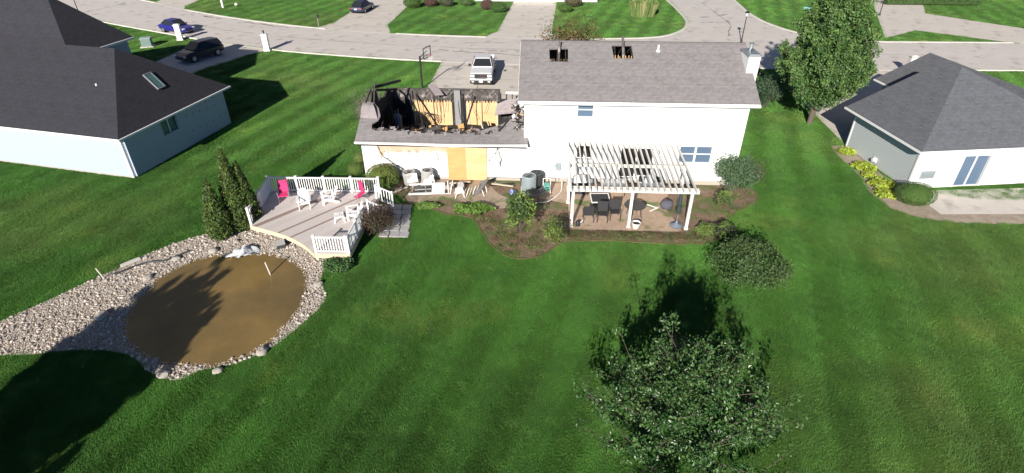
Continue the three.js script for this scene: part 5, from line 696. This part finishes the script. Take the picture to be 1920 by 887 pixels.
{ // pickup truck
  const P = paint(0.78, 0.79, 0.81), o = thing('pickup_truck', 'white crew-cab pickup truck parked nose-in on the driveway', 'pickup truck', [-5.2, 0.02, -53.05], 0.02);
  mesh('body', [loft([[2.86, 0.78, 0.55, 0.95], [2.8, 0.96, 0.5, 1.12], [2.6, 1.0, 0.45, 1.2], [1.3, 1.01, 0.42, 1.3], [0.6, 1.01, 0.42, 1.32], [-0.9, 1.01, 0.42, 1.34], [-1.0, 1.01, 0.42, 1.34]], 0.28)], P, o);
  mesh('truck_bed', [box(0.1, 0.85, 1.86, 0.94, 0.92, -1.96), box(0.1, 0.85, 1.86, -0.94, 0.92, -1.96), box(1.98, 0.8, 0.08, 0, 0.92, -2.87), box(1.8, 0.1, 1.8, 0, 0.62, -1.96)], P, o);
  mesh('cab', [loft([[1.12, 0.92, 1.28, 1.34, 0.02], [0.45, 0.92, 1.28, 1.84, 0.16], [0.2, 0.92, 1.28, 1.9, 0.18], [-0.7, 0.92, 1.28, 1.9, 0.18], [-0.98, 0.92, 1.28, 1.8, 0.16], [-1.02, 0.92, 1.28, 1.36, 0.04]], 0.25)], P, o);
  mesh('windshield', [quad([-0.83, 1.36, 1.15], [0.83, 1.36, 1.15], [0.66, 1.82, 0.5], [-0.66, 1.82, 0.5], 0.07)], M.glassDark, o);
  for (const s of [-1, 1]) { mesh('side_window', [quad([s * 0.90, 1.37, 0.75], [s * 0.90, 1.37, -0.85], [s * 0.775, 1.78, -0.75], [s * 0.775, 1.78, 0.35], s * 0.05)], M.glassDark, o); mesh('mirror', [rbox(0.24, 0.22, 0.12, s * 1.16, 1.38, 0.78, 0.03)], M.black, o); const hl = mesh('headlight', [rbox(0.4, 0.22, 0.12, s * 0.76, 1.0, 2.86, 0.03)], M.lampGlass, o); mesh('bezel', [box(0.42, 0.05, 0.1, s * 0.76, 0.865, 2.88), box(0.42, 0.04, 0.1, s * 0.76, 1.13, 2.86), box(0.04, 0.3, 0.1, s * 0.55, 0.99, 2.89)], M.acDark, hl); mesh('tail_light', [box(0.12, 0.4, 0.06, s * 0.92, 1.0, -2.9)], M.red, o); mesh('fog_light', [box(0.2, 0.1, 0.04, s * 0.72, 0.52, 2.985)], M.lampGlass, o); }
  const gr = mesh('grille', [box(1.04, 0.38, 0.08, 0, 0.97, 2.88)], M.black, o); mesh('chrome_bar', [box(1.06, 0.03, 0.04, 0, 1.12, 2.93), box(1.02, 0.025, 0.04, 0, 1.04, 2.93), box(1.02, 0.025, 0.04, 0, 0.88, 2.93)], M.chrome, gr); mesh('emblem', [box(0.3, 0.09, 0.02, 0, 0.97, 2.935)], M.crimson, gr);
  mesh('bumper', [rbox(1.98, 0.14, 0.22, 0, 0.69, 2.86, 0.05)], P, o); mesh('lower_bumper', [rbox(1.96, 0.3, 0.24, 0, 0.47, 2.86, 0.06)], M.black, o); mesh('license_plate', [box(0.34, 0.17, 0.03, 0, 0.54, 2.995)], M.white, o); mesh('rear_bumper', [rbox(1.9, 0.2, 0.16, 0, 0.58, -2.96, 0.05)], M.chrome, o);
  wheels(o, 0.89, [1.85, -1.75], 0.4);
}
function car(name, label, cat, pos, turn, col, s) { // s: length, half width, roof height, suv
  const P = paint(...col), o = thing(name, label, cat, pos, turn), L = s.len / 2, w = s.w, h = s.h, bl = s.suv ? 1.05 : 0.9, hd = s.suv ? 1.05 : 0.88;
  mesh('body', [loft([[L, w * 0.72, 0.38, 0.6], [L - 0.08, w * 0.9, 0.3, 0.7], [L - 0.45, w, 0.26, hd - 0.08], [L * 0.45, w, 0.24, hd], [0, w, 0.24, bl], [-L * 0.55, w, 0.24, bl + 0.02], [-L + 0.35, w, 0.28, s.suv ? bl : bl + 0.02], [-L + 0.05, w * 0.92, 0.34, s.suv ? bl - 0.1 : bl - 0.05], [-L, w * 0.8, 0.42, bl - 0.25]], 0.38)], P, o);
  const f0 = L * 0.44, f1 = L * 0.08, r1 = s.suv ? -L * 0.82 : -L * 0.42, r0 = s.suv ? -L * 0.97 : -L * 0.80;
  mesh('cabin', [loft([[f0, w * 0.86, bl - 0.12, bl - 0.02, 0.02], [f1, w * 0.9, bl - 0.12, h - 0.04, 0.2], [f1 - 0.3, w * 0.9, bl - 0.12, h, 0.22], [(f1 + r1) / 2 - 0.2, w * 0.9, bl - 0.12, h, 0.22], [r1, w * 0.88, bl - 0.12, h - 0.06, 0.2], [r0, w * 0.84, bl - 0.12, bl, 0.04]], 0.3)], P, o);
  mesh('windshield', [quad([-w * 0.76, bl + 0.0, f0 - 0.0], [w * 0.76, bl + 0.0, f0 - 0.0], [w * 0.64, h - 0.08, f1 + 0.04], [-w * 0.64, h - 0.08, f1 + 0.04], 0.07)], M.glassDark, o);
  mesh('rear_window', [quad([w * 0.72, bl + 0.02, r0 - 0.0], [-w * 0.72, bl + 0.02, r0 - 0.0], [-w * 0.62, h - 0.1, r1 - 0.02], [w * 0.62, h - 0.1, r1 - 0.02], 0.07)], M.glassDark, o);
  for (const k of [-1, 1]) { mesh('side_window', [quad([k * w * 0.885, bl + 0.02, f0 - 0.35], [k * w * 0.885, bl + 0.02, r0 + 0.35], [k * (w * 0.9 - 0.2), h - 0.1, r1 + 0.05], [k * (w * 0.9 - 0.2), h - 0.1, f1 - 0.05], k * 0.05)], M.glassDark, o); mesh('headlight', [rbox(0.34, 0.13, 0.2, k * w * 0.72, 0.66, L - 0.13, 0.04)], M.lampGlass, o); mesh('tail_light', [rbox(0.32, 0.13, 0.12, k * w * 0.74, bl - 0.16, -L + 0.06, 0.04)], M.red, o); mesh('mirror', [rbox(0.18, 0.13, 0.1, k * (w + 0.08), bl + 0.06, f0 - 0.3, 0.03)], P, o); }
  mesh('grille', [box(w * 0.9, 0.16, 0.04, 0, 0.52, L + 0.005)], M.black, o); mesh('license_plate', [box(0.32, 0.15, 0.03, 0, 0.66, -L - 0.015)], M.white, o);
  wheels(o, w - 0.1, [L * 0.6, -L * 0.6], s.suv ? 0.36 : 0.32); return o;
}
car('parked_car', 'bright dark-blue hatchback parked at the kerb behind a white mailbox pillar', 'car', [-43.4, 0.02, -68.95], 1.16, [0.02, 0.02, 0.22], { len: 4.4, w: 0.9, h: 1.5 });
car('parked_suv', 'black sport utility vehicle on the driveway beside the dark-roofed house', 'car', [-35.0, 0.02, -58.2], -0.43, [0.012, 0.012, 0.022], { len: 4.7, w: 0.95, h: 1.72, suv: true });
car('parked_car', 'dark navy sedan parked on the driveway across the street', 'car', [-24.5, 0.02, -82.0], Math.PI - 0.1, [0.012, 0.018, 0.06], { len: 4.8, w: 0.93, h: 1.46 });

// ---------------------------------------------------------------- plants
function leafGeo(items, seed) { // items: [cx,cy,cz, rx,ry,rz, n, size, [r,g,b], hollow]
  const r = RNG(seed), pos = [], col = [];
  const A = V(), D = V(), S = V(), Nn = V(), tmp = V();
  for (const [cx, cy, cz, rx, ry, rz, n, size, c, hollow = 0.55] of items) {
    const ct = rr(0.8, 1.2, r);
    for (let i = 0; i < n; i++) {
      D.set(rr(-1, 1, r), rr(-1, 1, r), rr(-1, 1, r)); if (D.lengthSq() > 1 || D.lengthSq() < 1e-4) { i--; continue; } D.normalize();
      const k = hollow + (1 - hollow) * Math.pow(r(), 0.6); A.set(cx + D.x * rx * k, cy + D.y * ry * k, cz + D.z * rz * k); if (A.y < 0.02) A.y = 0.02 + 0.1 * r();
      Nn.copy(D).multiplyScalar(0.7).add(tmp.set(rr(-1, 1, r), rr(-0.4, 1.2, r), rr(-1, 1, r))).normalize();
      S.set(rr(-1, 1, r), rr(-1, 1, r), rr(-1, 1, r)).cross(Nn).normalize(); const T2 = tmp.copy(Nn).cross(S).normalize();
      const L = size * rr(0.65, 1.25, r), w = L * 0.3, b = L * 0.12;
      const p0 = [A.x - S.x * L / 2, A.y - S.y * L / 2, A.z - S.z * L / 2], p2 = [A.x + S.x * L / 2, A.y + S.y * L / 2, A.z + S.z * L / 2];
      const p1 = [A.x + T2.x * w + Nn.x * b, A.y + T2.y * w + Nn.y * b, A.z + T2.z * w + Nn.z * b], p3 = [A.x - T2.x * w + Nn.x * b, A.y - T2.y * w + Nn.y * b, A.z - T2.z * w + Nn.z * b];
      pos.push(...p0, ...p1, ...p2, ...p0, ...p2, ...p3);
      const t = ct * rr(0.65, 1.35, r), y = rr(0.85, 1.2, r); for (let q = 0; q < 6; q++) col.push(c[0] * t * y, c[1] * t, c[2] * t);
    }
  }
  const g = new THREE.BufferGeometry(); g.setAttribute('position', new THREE.Float32BufferAttribute(pos, 3)); g.setAttribute('color', new THREE.Float32BufferAttribute(col, 3)); g.computeVertexNormals(); return g;
}
function leafMesh(name, items, seed, parent, m = M.leaf) { const g = leafGeo(items, seed), o = new THREE.Mesh(g, m); o.name = name; o.castShadow = o.receiveShadow = true; parent.add(o); return o; }
function shrub(name, label, cat, x, z, rx, h, c, o = {}) {
  const t = thing(name, label, cat, [x, 0, z], o.turn || 0, o.group), r = RNG(o.seed || Math.round(x * 91 + z * 37 + 5000)), items = [], n = o.clumps || 16, rz = o.rz || rx, lf = o.leaf || 0.09, per = o.per || 170, stems = [];
  for (let i = 0; i < n; i++) { let d = V(rr(-1, 1, r), rr(-0.2, 1, r), rr(-1, 1, r)).normalize(); const k = rr(0.35, 0.8, r) * (o.wild || 1), cs = rr(0.28, 0.46, r); const px = d.x * rx * k, py = h * (o.low || 0.42) + d.y * h * 0.5 * k, pz = d.z * rz * k; const cc = o.c2 && r() < (o.mix || 0.4) ? o.c2 : c; items.push([px, py, pz, rx * cs, h * cs * 0.62, rz * cs, per, lf, cc, 0.3]); if (i < 9) stems.push(tube([[d.x * 0.08, 0, d.z * 0.08], [px * 0.4, py * 0.5, pz * 0.4], [px, py, pz]], o.stem || 0.018, 6, 5)); }
  if (!o.open) items.push([0, h * 0.45, 0, rx * 0.8, h * 0.42, rz * 0.8, per * 4, lf, c, 0.2]);
  leafMesh('foliage', items, 77 + items.length + Math.round(x * 13), t, o.m || M.leaf); mesh('stem', stems, o.bark || M.bark, t); return t;
}
function clipped(name, label, x, z, rx, h, c, o = {}) { // sheared shrub: dense leaves over a rounded outline
  const t = thing(name, label, 'shrub', [x, 0, z], 0, o.group), items = []; const rz = o.rz || rx; items.push([0, h * 0.5, 0, rx, h * 0.52, rz, o.n || 3000, o.leaf || 0.06, c, 0.86]); if (o.c2) items.push([0, h * 0.62, 0, rx * 0.9, h * 0.44, rz * 0.9, (o.n || 3000) * 0.35, o.leaf || 0.06, o.c2, 0.9]);
  const core = new THREE.IcosahedronGeometry(1, 3); { const q = core.attributes.position; for (let i = 0; i < q.count; i++) { const f = 0.86 + 0.16 * fbm(q.getX(i) + 3, q.getZ(i) + q.getY(i) + 3, 4, 3); q.setXYZ(i, q.getX(i) * rx * 0.86 * f, Math.max(0.01, h * 0.5 + q.getY(i) * h * 0.46 * f), q.getZ(i) * rz * 0.86 * f); } core.computeVertexNormals(); }
  leafMesh('foliage', items, 31 + Math.round(x * 7), t); mesh('twigs', [core], mat(...c, 0.95), t); return t;
}
function arbor(label, x, z, h, rad) { const t = thing('arborvitae', label, 'tree', [x, 0, z], 0, 'arborvitae beside the deck'), items = [], r = RNG(Math.round(h * 100)); const N = 46; for (let i = 0; i < N; i++) { const f = i / N, y = 0.25 + f * (h - 0.5), R0 = rad * Math.pow(1 - f, 0.75) * (0.75 + 0.25 * Math.min(1, f * 6)); for (let k = 0; k < 5; k++) { const a = r() * 6.28; items.push([Math.cos(a) * R0 * 0.62, y + rr(-.1, .1, r), Math.sin(a) * R0 * 0.62, R0 * 0.48 + 0.05, 0.3, R0 * 0.48 + 0.05, 90, 0.12, r() < 0.3 ? [0.085, 0.12, 0.02] : [0.052, 0.095, 0.014], 0.35]); } }
  items.push([0, h - 0.28, 0, 0.09, 0.32, 0.09, 120, 0.08, [0.058, 0.098, 0.016], 0.2]); leafMesh('foliage', items, Math.round(h * 77), t); mesh('trunk', [rod([0, 0, 0], [0, h * 0.9, 0], 0.09, 0.02)], M.bark, t); mesh('inner_twigs', [lathe([[0.05, 0.15], [rad * 0.62, 0.3], [rad * 0.6, h * 0.3], [rad * 0.4, h * 0.62], [0.04, h * 0.92]], 0, 0, 0, 12)], mat(0.052, 0.095, 0.014, 0.95), t); return t; }
arbor('tallest dark green columnar arborvitae at the corner of the deck', -15.95, -25.75, 4.75, 0.85); arbor('shortest dark green columnar arborvitae on the gravel by the deck', -16.6, -24.85, 3.4, 0.8); arbor('middle-height columnar arborvitae pressed against the left deck railing', -15.55, -26.1, 3.9, 0.7);

function leaderTree(name, label, x, z, h, rad, base, o = {}) { // upright multi-leader crown with pointed shoots
  const t = thing(name, label, 'tree', [x, 0, z], 0), r = RNG(o.seed || 9), items = [], br = [], n = o.leaders || 26, c = o.c || [0.04, 0.085, 0.022], c2 = o.c2 || c, lf = o.leaf || 0.09, den = o.den || 1;
  const trunkTop = h * 0.72; const tr = o.trunk || 0.11; const trunk = mesh('trunk', [tube([[0, -0.05, 0], [0.03, base, 0.02], [-0.04, h * 0.45, 0.03], [0.02, trunkTop, 0]], tr, 16, 9)], o.bark || M.barkGrey, t);
  for (let i = 0; i < n; i++) {
    const f = (i + 0.5) / n, a = i * 2.39996 + rr(-.3, .3, r), yS = base * 0.9 + (h * 0.55 - base * 0.9) * f; const prof = o.cone ? Math.pow(1 - f, o.cone) * 0.95 + 0.06 : Math.sqrt(Math.max(0, 1 - (f * 1.0) ** 2)) * 0.92 + 0.1; const rO = rad * prof * rr(0.8, 1.08, r); let yE = base + (h - base) * (0.22 + 0.78 * Math.pow(f, o.cone ? 1.0 : 0.62)) * rr(0.93, 1.0, r);
    const P = [[0, yS, 0], [Math.cos(a) * rO * 0.55, yS + (yE - yS) * 0.42, Math.sin(a) * rO * 0.55], [Math.cos(a) * rO, yE, Math.sin(a) * rO]]; br.push(tube(P, 0.03, 8, 5)); const cur = new THREE.CatmullRomCurve3(P.map(p => V(...p)));
    const steps = 9; for (let k = 2; k <= steps; k++) { const q = cur.getPoint(k / steps), w = (0.62 - 0.34 * (k / steps)) * rad * 0.42 * (o.clump || 1); items.push([q.x + rr(-.15, .15, r), q.y, q.z + rr(-.15, .15, r), w, w * 0.85, w, Math.round(75 * den * rr(0.3, 1.6, r)), lf, r() < 0.25 ? c2 : c, 0.25]); }
    for (let s = 0; s < 4; s++) { const k = rr(0.45, 0.95, r), q = cur.getPoint(k), b = a + rr(-1.3, 1.3, r), l = rad * rr(0.14, 0.3, r), e = V(q.x + Math.cos(b) * l, q.y + l * rr(0.5, 1.3, r), q.z + Math.sin(b) * l); br.push(rod(q.toArray(), e.toArray(), 0.014, 0.006, 4)); items.push([e.x, e.y, e.z, 0.1 * rad * 0.9, 0.15 * rad * 0.8, 0.1 * rad * 0.9, Math.round(34 * den), lf, c2, 0.1]); }
    const tip = cur.getPoint(1); const sh = rad * rr(0.08, 0.24, r) * (o.shoot || 1); br.push(rod(tip.toArray(), [tip.x, tip.y + sh, tip.z], 0.012, 0.005, 4)); items.push([tip.x, tip.y + sh * 0.55, tip.z, 0.09 * rad * 0.6, sh * 0.65, 0.09 * rad * 0.6, Math.round(42 * den), lf, c2, 0.1]);
  }
  leafMesh('crown', items, (o.seed || 9) + 1, t, o.m || M.leafGloss); mesh('branch', br, o.bark || M.barkGrey, t); return t;
}
leaderTree('pear_tree', 'glossy-leaved young tree on the back lawn casting a long pointed shadow', 4.9, -12.45, 4.4, 3.4, 0.2, { seed: 21, leaders: 44, cone: 1.0, leaf: 0.115, den: 1.35, clump: 0.62, shoot: 1.1, c: [0.022, 0.066, 0.014], c2: [0.048, 0.105, 0.026], bark: M.bark });
leaderTree('pear_tree', 'broad tree beside the pond whose shadow falls across the muddy water', -19.95, -4.1, 7.6, 2.75, 0.8, { seed: 22, leaders: 46, leaf: 0.22, den: 2.2 });
leaderTree('shade_tree', 'tall bushy green tree between the two-storey house and the grey house', 20.9, -42.7, 10.6, 3.45, 1.6, { seed: 23, leaders: 60, leaf: 0.19, den: 2.0, cone: 0.75, c: [0.046, 0.105, 0.022], c2: [0.08, 0.15, 0.036], trunk: 0.2, m: M.leaf, clump: 1.1, bark: M.bark });
// big shrub behind the lawn tree
shrub('shrub', 'large dense rounded dark green shrub standing alone on the back lawn', 'shrub', 10.15, -22.2, 2.05, 2.2, [0.042, 0.090, 0.020], { clumps: 60, per: 220, leaf: 0.10, c2: [0.068, 0.115, 0.034], mix: 0.35, rz: 1.75 });
shrub('barberry', 'dark red-brown barberry bush against the right deck railing', 'shrub', -8.35, -25.55, 1.05, 1.85, [0.062, 0.032, 0.024], { clumps: 46, per: 190, leaf: 0.065, c2: [0.05, 0.05, 0.022], mix: 0.35, wild: 1.1 });
clipped('clipped_shrub', 'rounded green shrub with a browned scorched top beside the garage wall', -9.35, -30.75, 1.05, 1.45, [0.10, 0.175, 0.028], { n: 4200, leaf: 0.07, c2: [0.20, 0.12, 0.045] });
clipped('clipped_shrub', 'small bright green globe shrub at the garage corner', -11.5, -32.4, 0.55, 0.85, [0.085, 0.14, 0.025], { n: 1800, leaf: 0.06 });
clipped('clipped_shrub', 'small yellow-green shrub behind the garage corner by the side lawn', -11.7, -34.0, 0.4, 0.8, [0.10, 0.14, 0.03], { n: 900, leaf: 0.06 });
shrub('dead_shrub', 'grey-brown scorched leafless shrub at the street corner of the garage', 'shrub', -12.4, -40.6, 1.5, 3.2, [0.15, 0.13, 0.115], { clumps: 44, per: 90, leaf: 0.09, open: true, stem: 0.02, bark: M.barkGrey, wild: 1.25 });
shrub('sapling', 'yellow-green leafy sapling growing in the curved garden bed', 'tree', -0.85, -25.9, 0.85, 2.3, [0.15, 0.25, 0.04], { clumps: 30, per: 75, leaf: 0.14, open: true, low: 0.58, c2: [0.05, 0.095, 0.025], mix: 0.4 });
shrub('shrub', 'yellow-green shrub with dark purple shoots beside the outer pergola post', 'shrub', 1.0, -25.3, 0.75, 1.55, [0.115, 0.165, 0.035], { clumps: 26, per: 80, leaf: 0.10, c2: [0.035, 0.04, 0.022], mix: 0.4 });
shrub('daylilies', 'clump of bright green daylily leaves in the garden bed behind the garage', 'plant', -3.5, -28.1, 1.15, 0.55, [0.10, 0.19, 0.03], { clumps: 26, per: 90, leaf: 0.2, rz: 0.5 });
shrub('daylilies', 'low bright green leaves beside the stone walk in the garden bed', 'plant', -6.2, -28.4, 0.8, 0.35, [0.10, 0.18, 0.03], { clumps: 18, per: 70, leaf: 0.16, rz: 0.35 });
shrub('lilac', 'tall grey-green lilac at the corner of the two-storey house', 'shrub', 11.8, -31.1, 1.25, 2.75, [0.075, 0.135, 0.062], { clumps: 36, per: 140, leaf: 0.11, c2: [0.05, 0.10, 0.04] });
shrub('shrub', 'thin brownish shrub with pale stems past the lilac at the house corner', 'shrub', 13.1, -32.2, 0.95, 2.0, [0.085, 0.115, 0.07], { clumps: 22, per: 60, leaf: 0.08, open: true, c2: [0.10, 0.075, 0.055], mix: 0.5, bark: M.barkGrey });
shrub('shrub', 'small yellow-green shrub in front of the lilac', 'shrub', 10.9, -29.6, 0.6, 1.1, [0.12, 0.18, 0.035], { clumps: 14, per: 70, leaf: 0.12, c2: [0.05, 0.08, 0.025] });
shrub('shrub', 'yellow-green shrub by the inner end of the pergola bed', 'shrub', 9.1, -26.2, 0.6, 0.8, [0.11, 0.17, 0.035], { clumps: 14, per: 80, leaf: 0.10 }); shrub('shrub', 'yellow-green shrub tucked behind the large dark lawn shrub', 'shrub', 10.05, -25.9, 0.7, 0.95, [0.10, 0.16, 0.035], { clumps: 16, per: 80, leaf: 0.11, c2: [0.035, 0.05, 0.02] });
shrub('ground_plant', 'tall weedy grasses around the foot of the deck front rail', 'plant', -9.6, -22.2, 1.0, 0.55, [0.045, 0.105, 0.025], { clumps: 26, per: 110, leaf: 0.11, rz: 0.6 });
// low growth strip at the front of the pergola
{ const g = [], r = RNG(88); for (let i = 0; i < 130; i++) g.push([rr(1.6, 9.0, r), 0.1, rr(-26.1, -25.5, r), 0.3, 0.14, 0.22, 60, 0.07, r() < 0.5 ? [0.085, 0.11, 0.03] : [0.12, 0.095, 0.05], 0.1]); for (let i = 0; i < 170; i++) g.push([rr(-5.0, 1.6, r), 0.06, rr(-28.2, -23.6, r), 0.28, 0.09, 0.28, 45, 0.07, r() < 0.6 ? [0.10, 0.15, 0.03] : [0.13, 0.10, 0.05], 0.1]); for (let i = 0; i < 90; i++) g.push([rr(8.6, 13.4, r), 0.05, rr(-31.6, -26.2, r), 0.3, 0.08, 0.25, 40, 0.07, [0.10, 0.14, 0.035], 0.1]);
  const P = g.filter(p => inPoly(p[0], p[2], bedA)); const o = leafMesh('ground_cover', P, 5, scene); o.userData = { kind: 'stuff', label: 'low weedy ground cover in the curved garden bed', category: 'ground cover' }; }
// right neighbour's bed
{ const hosta = (label, x, z, s) => { const t = thing('hosta', label, 'plant', [x, 0, z], 0, 'yellow hostas along the grey wall'), items = []; const r = RNG(Math.round(-z * 100)); for (let i = 0; i < 26; i++) { const a = i * 2.4, k = Math.sqrt((i + .5) / 26); items.push([Math.cos(a) * k * s, s * 0.55 * (1.15 - k * 0.75), Math.sin(a) * k * s, 0.16, 0.08, 0.16, 16, 0.26, [0.24, 0.31, 0.03], 0.1]); } leafMesh('leaves', items, Math.round(-z * 50), t); mesh('stalk', [rod([0, 0, 0], [0.02, s * 0.5, 0], 0.03)], M.bark, t); };
  hosta('large yellow hosta in the middle of the bed along the grey wall', 21.4, -34.9, 0.62); hosta('largest yellow hosta next to the round clipped boxwood', 21.35, -32.4, 0.7); hosta('small yellow hosta between the two large ones', 21.2, -33.7, 0.36); hosta('small yellow hosta at the driveway end of the bed', 21.35, -37.3, 0.5); hosta('low yellow hosta tucked beside the clipped boxwood', 20.95, -31.2, 0.5);
  clipped('boxwood', 'large clipped dark green boxwood at the corner of the grey house', 22.1, -30.3, 1.1, 1.25, [0.06, 0.12, 0.02], { n: 5200, leaf: 0.055, rz: 0.95 }); }
// street side of the house and across the street
shrub('shrub', 'tall brown-green shrub rising behind the ridge of the two-storey roof', 'shrub', 2.6, -46.0, 3.0, 7.3, [0.085, 0.09, 0.028], { clumps: 70, per: 110, leaf: 0.18, c2: [0.14, 0.075, 0.03], mix: 0.35, stem: 0.04, low: 0.5 });
shrub('shrub', 'purple-grey shrub on the street side of the shade tree', 'shrub', 17.2, -48.6, 1.5, 2.6, [0.06, 0.085, 0.075], { clumps: 26, per: 110, leaf: 0.12, c2: [0.10, 0.08, 0.10], mix: 0.5 });
shrub('shrub', 'dark green shrub under the left side of the shade tree', 'shrub', 18.6, -46.0, 1.5, 3.0, [0.045, 0.09, 0.045], { clumps: 26, per: 130, leaf: 0.12 });
{ const gs = 'clipped shrubs across the street'; let k = 0; for (const [x, z, rx, h, c, lb] of [[-18.0, -84.6, 1.35, 1.5, [0.05, 0.10, 0.018], 'round green shrub at the inner corner of the sedan driveway'], [-15.6, -85.6, 1.0, 1.3, [0.09, 0.05, 0.035], 'dark red shrub next to the round green one across the street'], [-13.4, -85.9, 1.1, 1.2, [0.06, 0.07, 0.035], 'brownish shrub in the long bed across the street'], [-5.7, -82.2, 1.2, 1.3, [0.045, 0.10, 0.018], 'round green shrub beside the garage driveway across the street'], [-7.4, -83.6, 0.9, 1.4, [0.085, 0.045, 0.035], 'dark red shrub beside the round green one near the garage driveway'], [3.4, -82.8, 1.0, 1.0, [0.06, 0.12, 0.02], 'bright green globe shrub on the other side of the garage driveway'], [4.6, -86.2, 1.3, 1.7, [0.085, 0.075, 0.035], 'mottled brown-green shrub behind the globe shrub across the street'], [-10.6, -86.4, 1.0, 1.0, [0.06, 0.11, 0.03], 'low green shrub in the bed before the white house']]) clipped('clipped_shrub', lb, x, z, rx, h, c, { n: 1300, leaf: 0.13, group: gs }); 
  const og = thing('ornamental_grass', 'clump of tall ornamental grass on the corner lawn across the street', 'grass clump', [13.6, 0, -80.6]); const gg = []; const r = RNG(6); for (let i = 0; i < 420; i++) { const a = r() * 6.28, d = Math.sqrt(r()) * 1.3, x = Math.cos(a) * d * 1.2, z = Math.sin(a) * d * 0.8; gg.push(quad([x, 0, z], [x + 0.05, 0, z], [x + 0.03 + rr(-.3, .3, r) + x * .2, rr(1.2, 2.1, r), z + rr(-.3, .3, r)], [x + rr(-.3, .3, r) + x * .2, rr(1.2, 2.0, r), z + rr(-.3, .3, r)], 0.004)); } mesh('blades', gg.slice(0, 300), mat(0.10, 0.16, 0.04, 0.8), og); mesh('dry_blades', gg.slice(300), mat(0.24, 0.24, 0.10, 0.8), og);
  const hg = thing('hedge', 'dark trimmed hedge at the far corner beyond the shade tree', 'hedge', [56, 0, -90]); leafMesh('foliage', Array.from({ length: 14 }, (_, i) => [-6 + i * 0.95, 0.7, 0, 0.8, 0.7, 0.8, 420, 0.14, [0.04, 0.08, 0.018], 0.6]), 4, hg); mesh('twigs', [rbox(13, 1.0, 1.0, 0.2, 0.55, 0, 0.3)], mat(0.04, 0.08, 0.018, 0.95), hg); }
renderer.render(scene, camera);
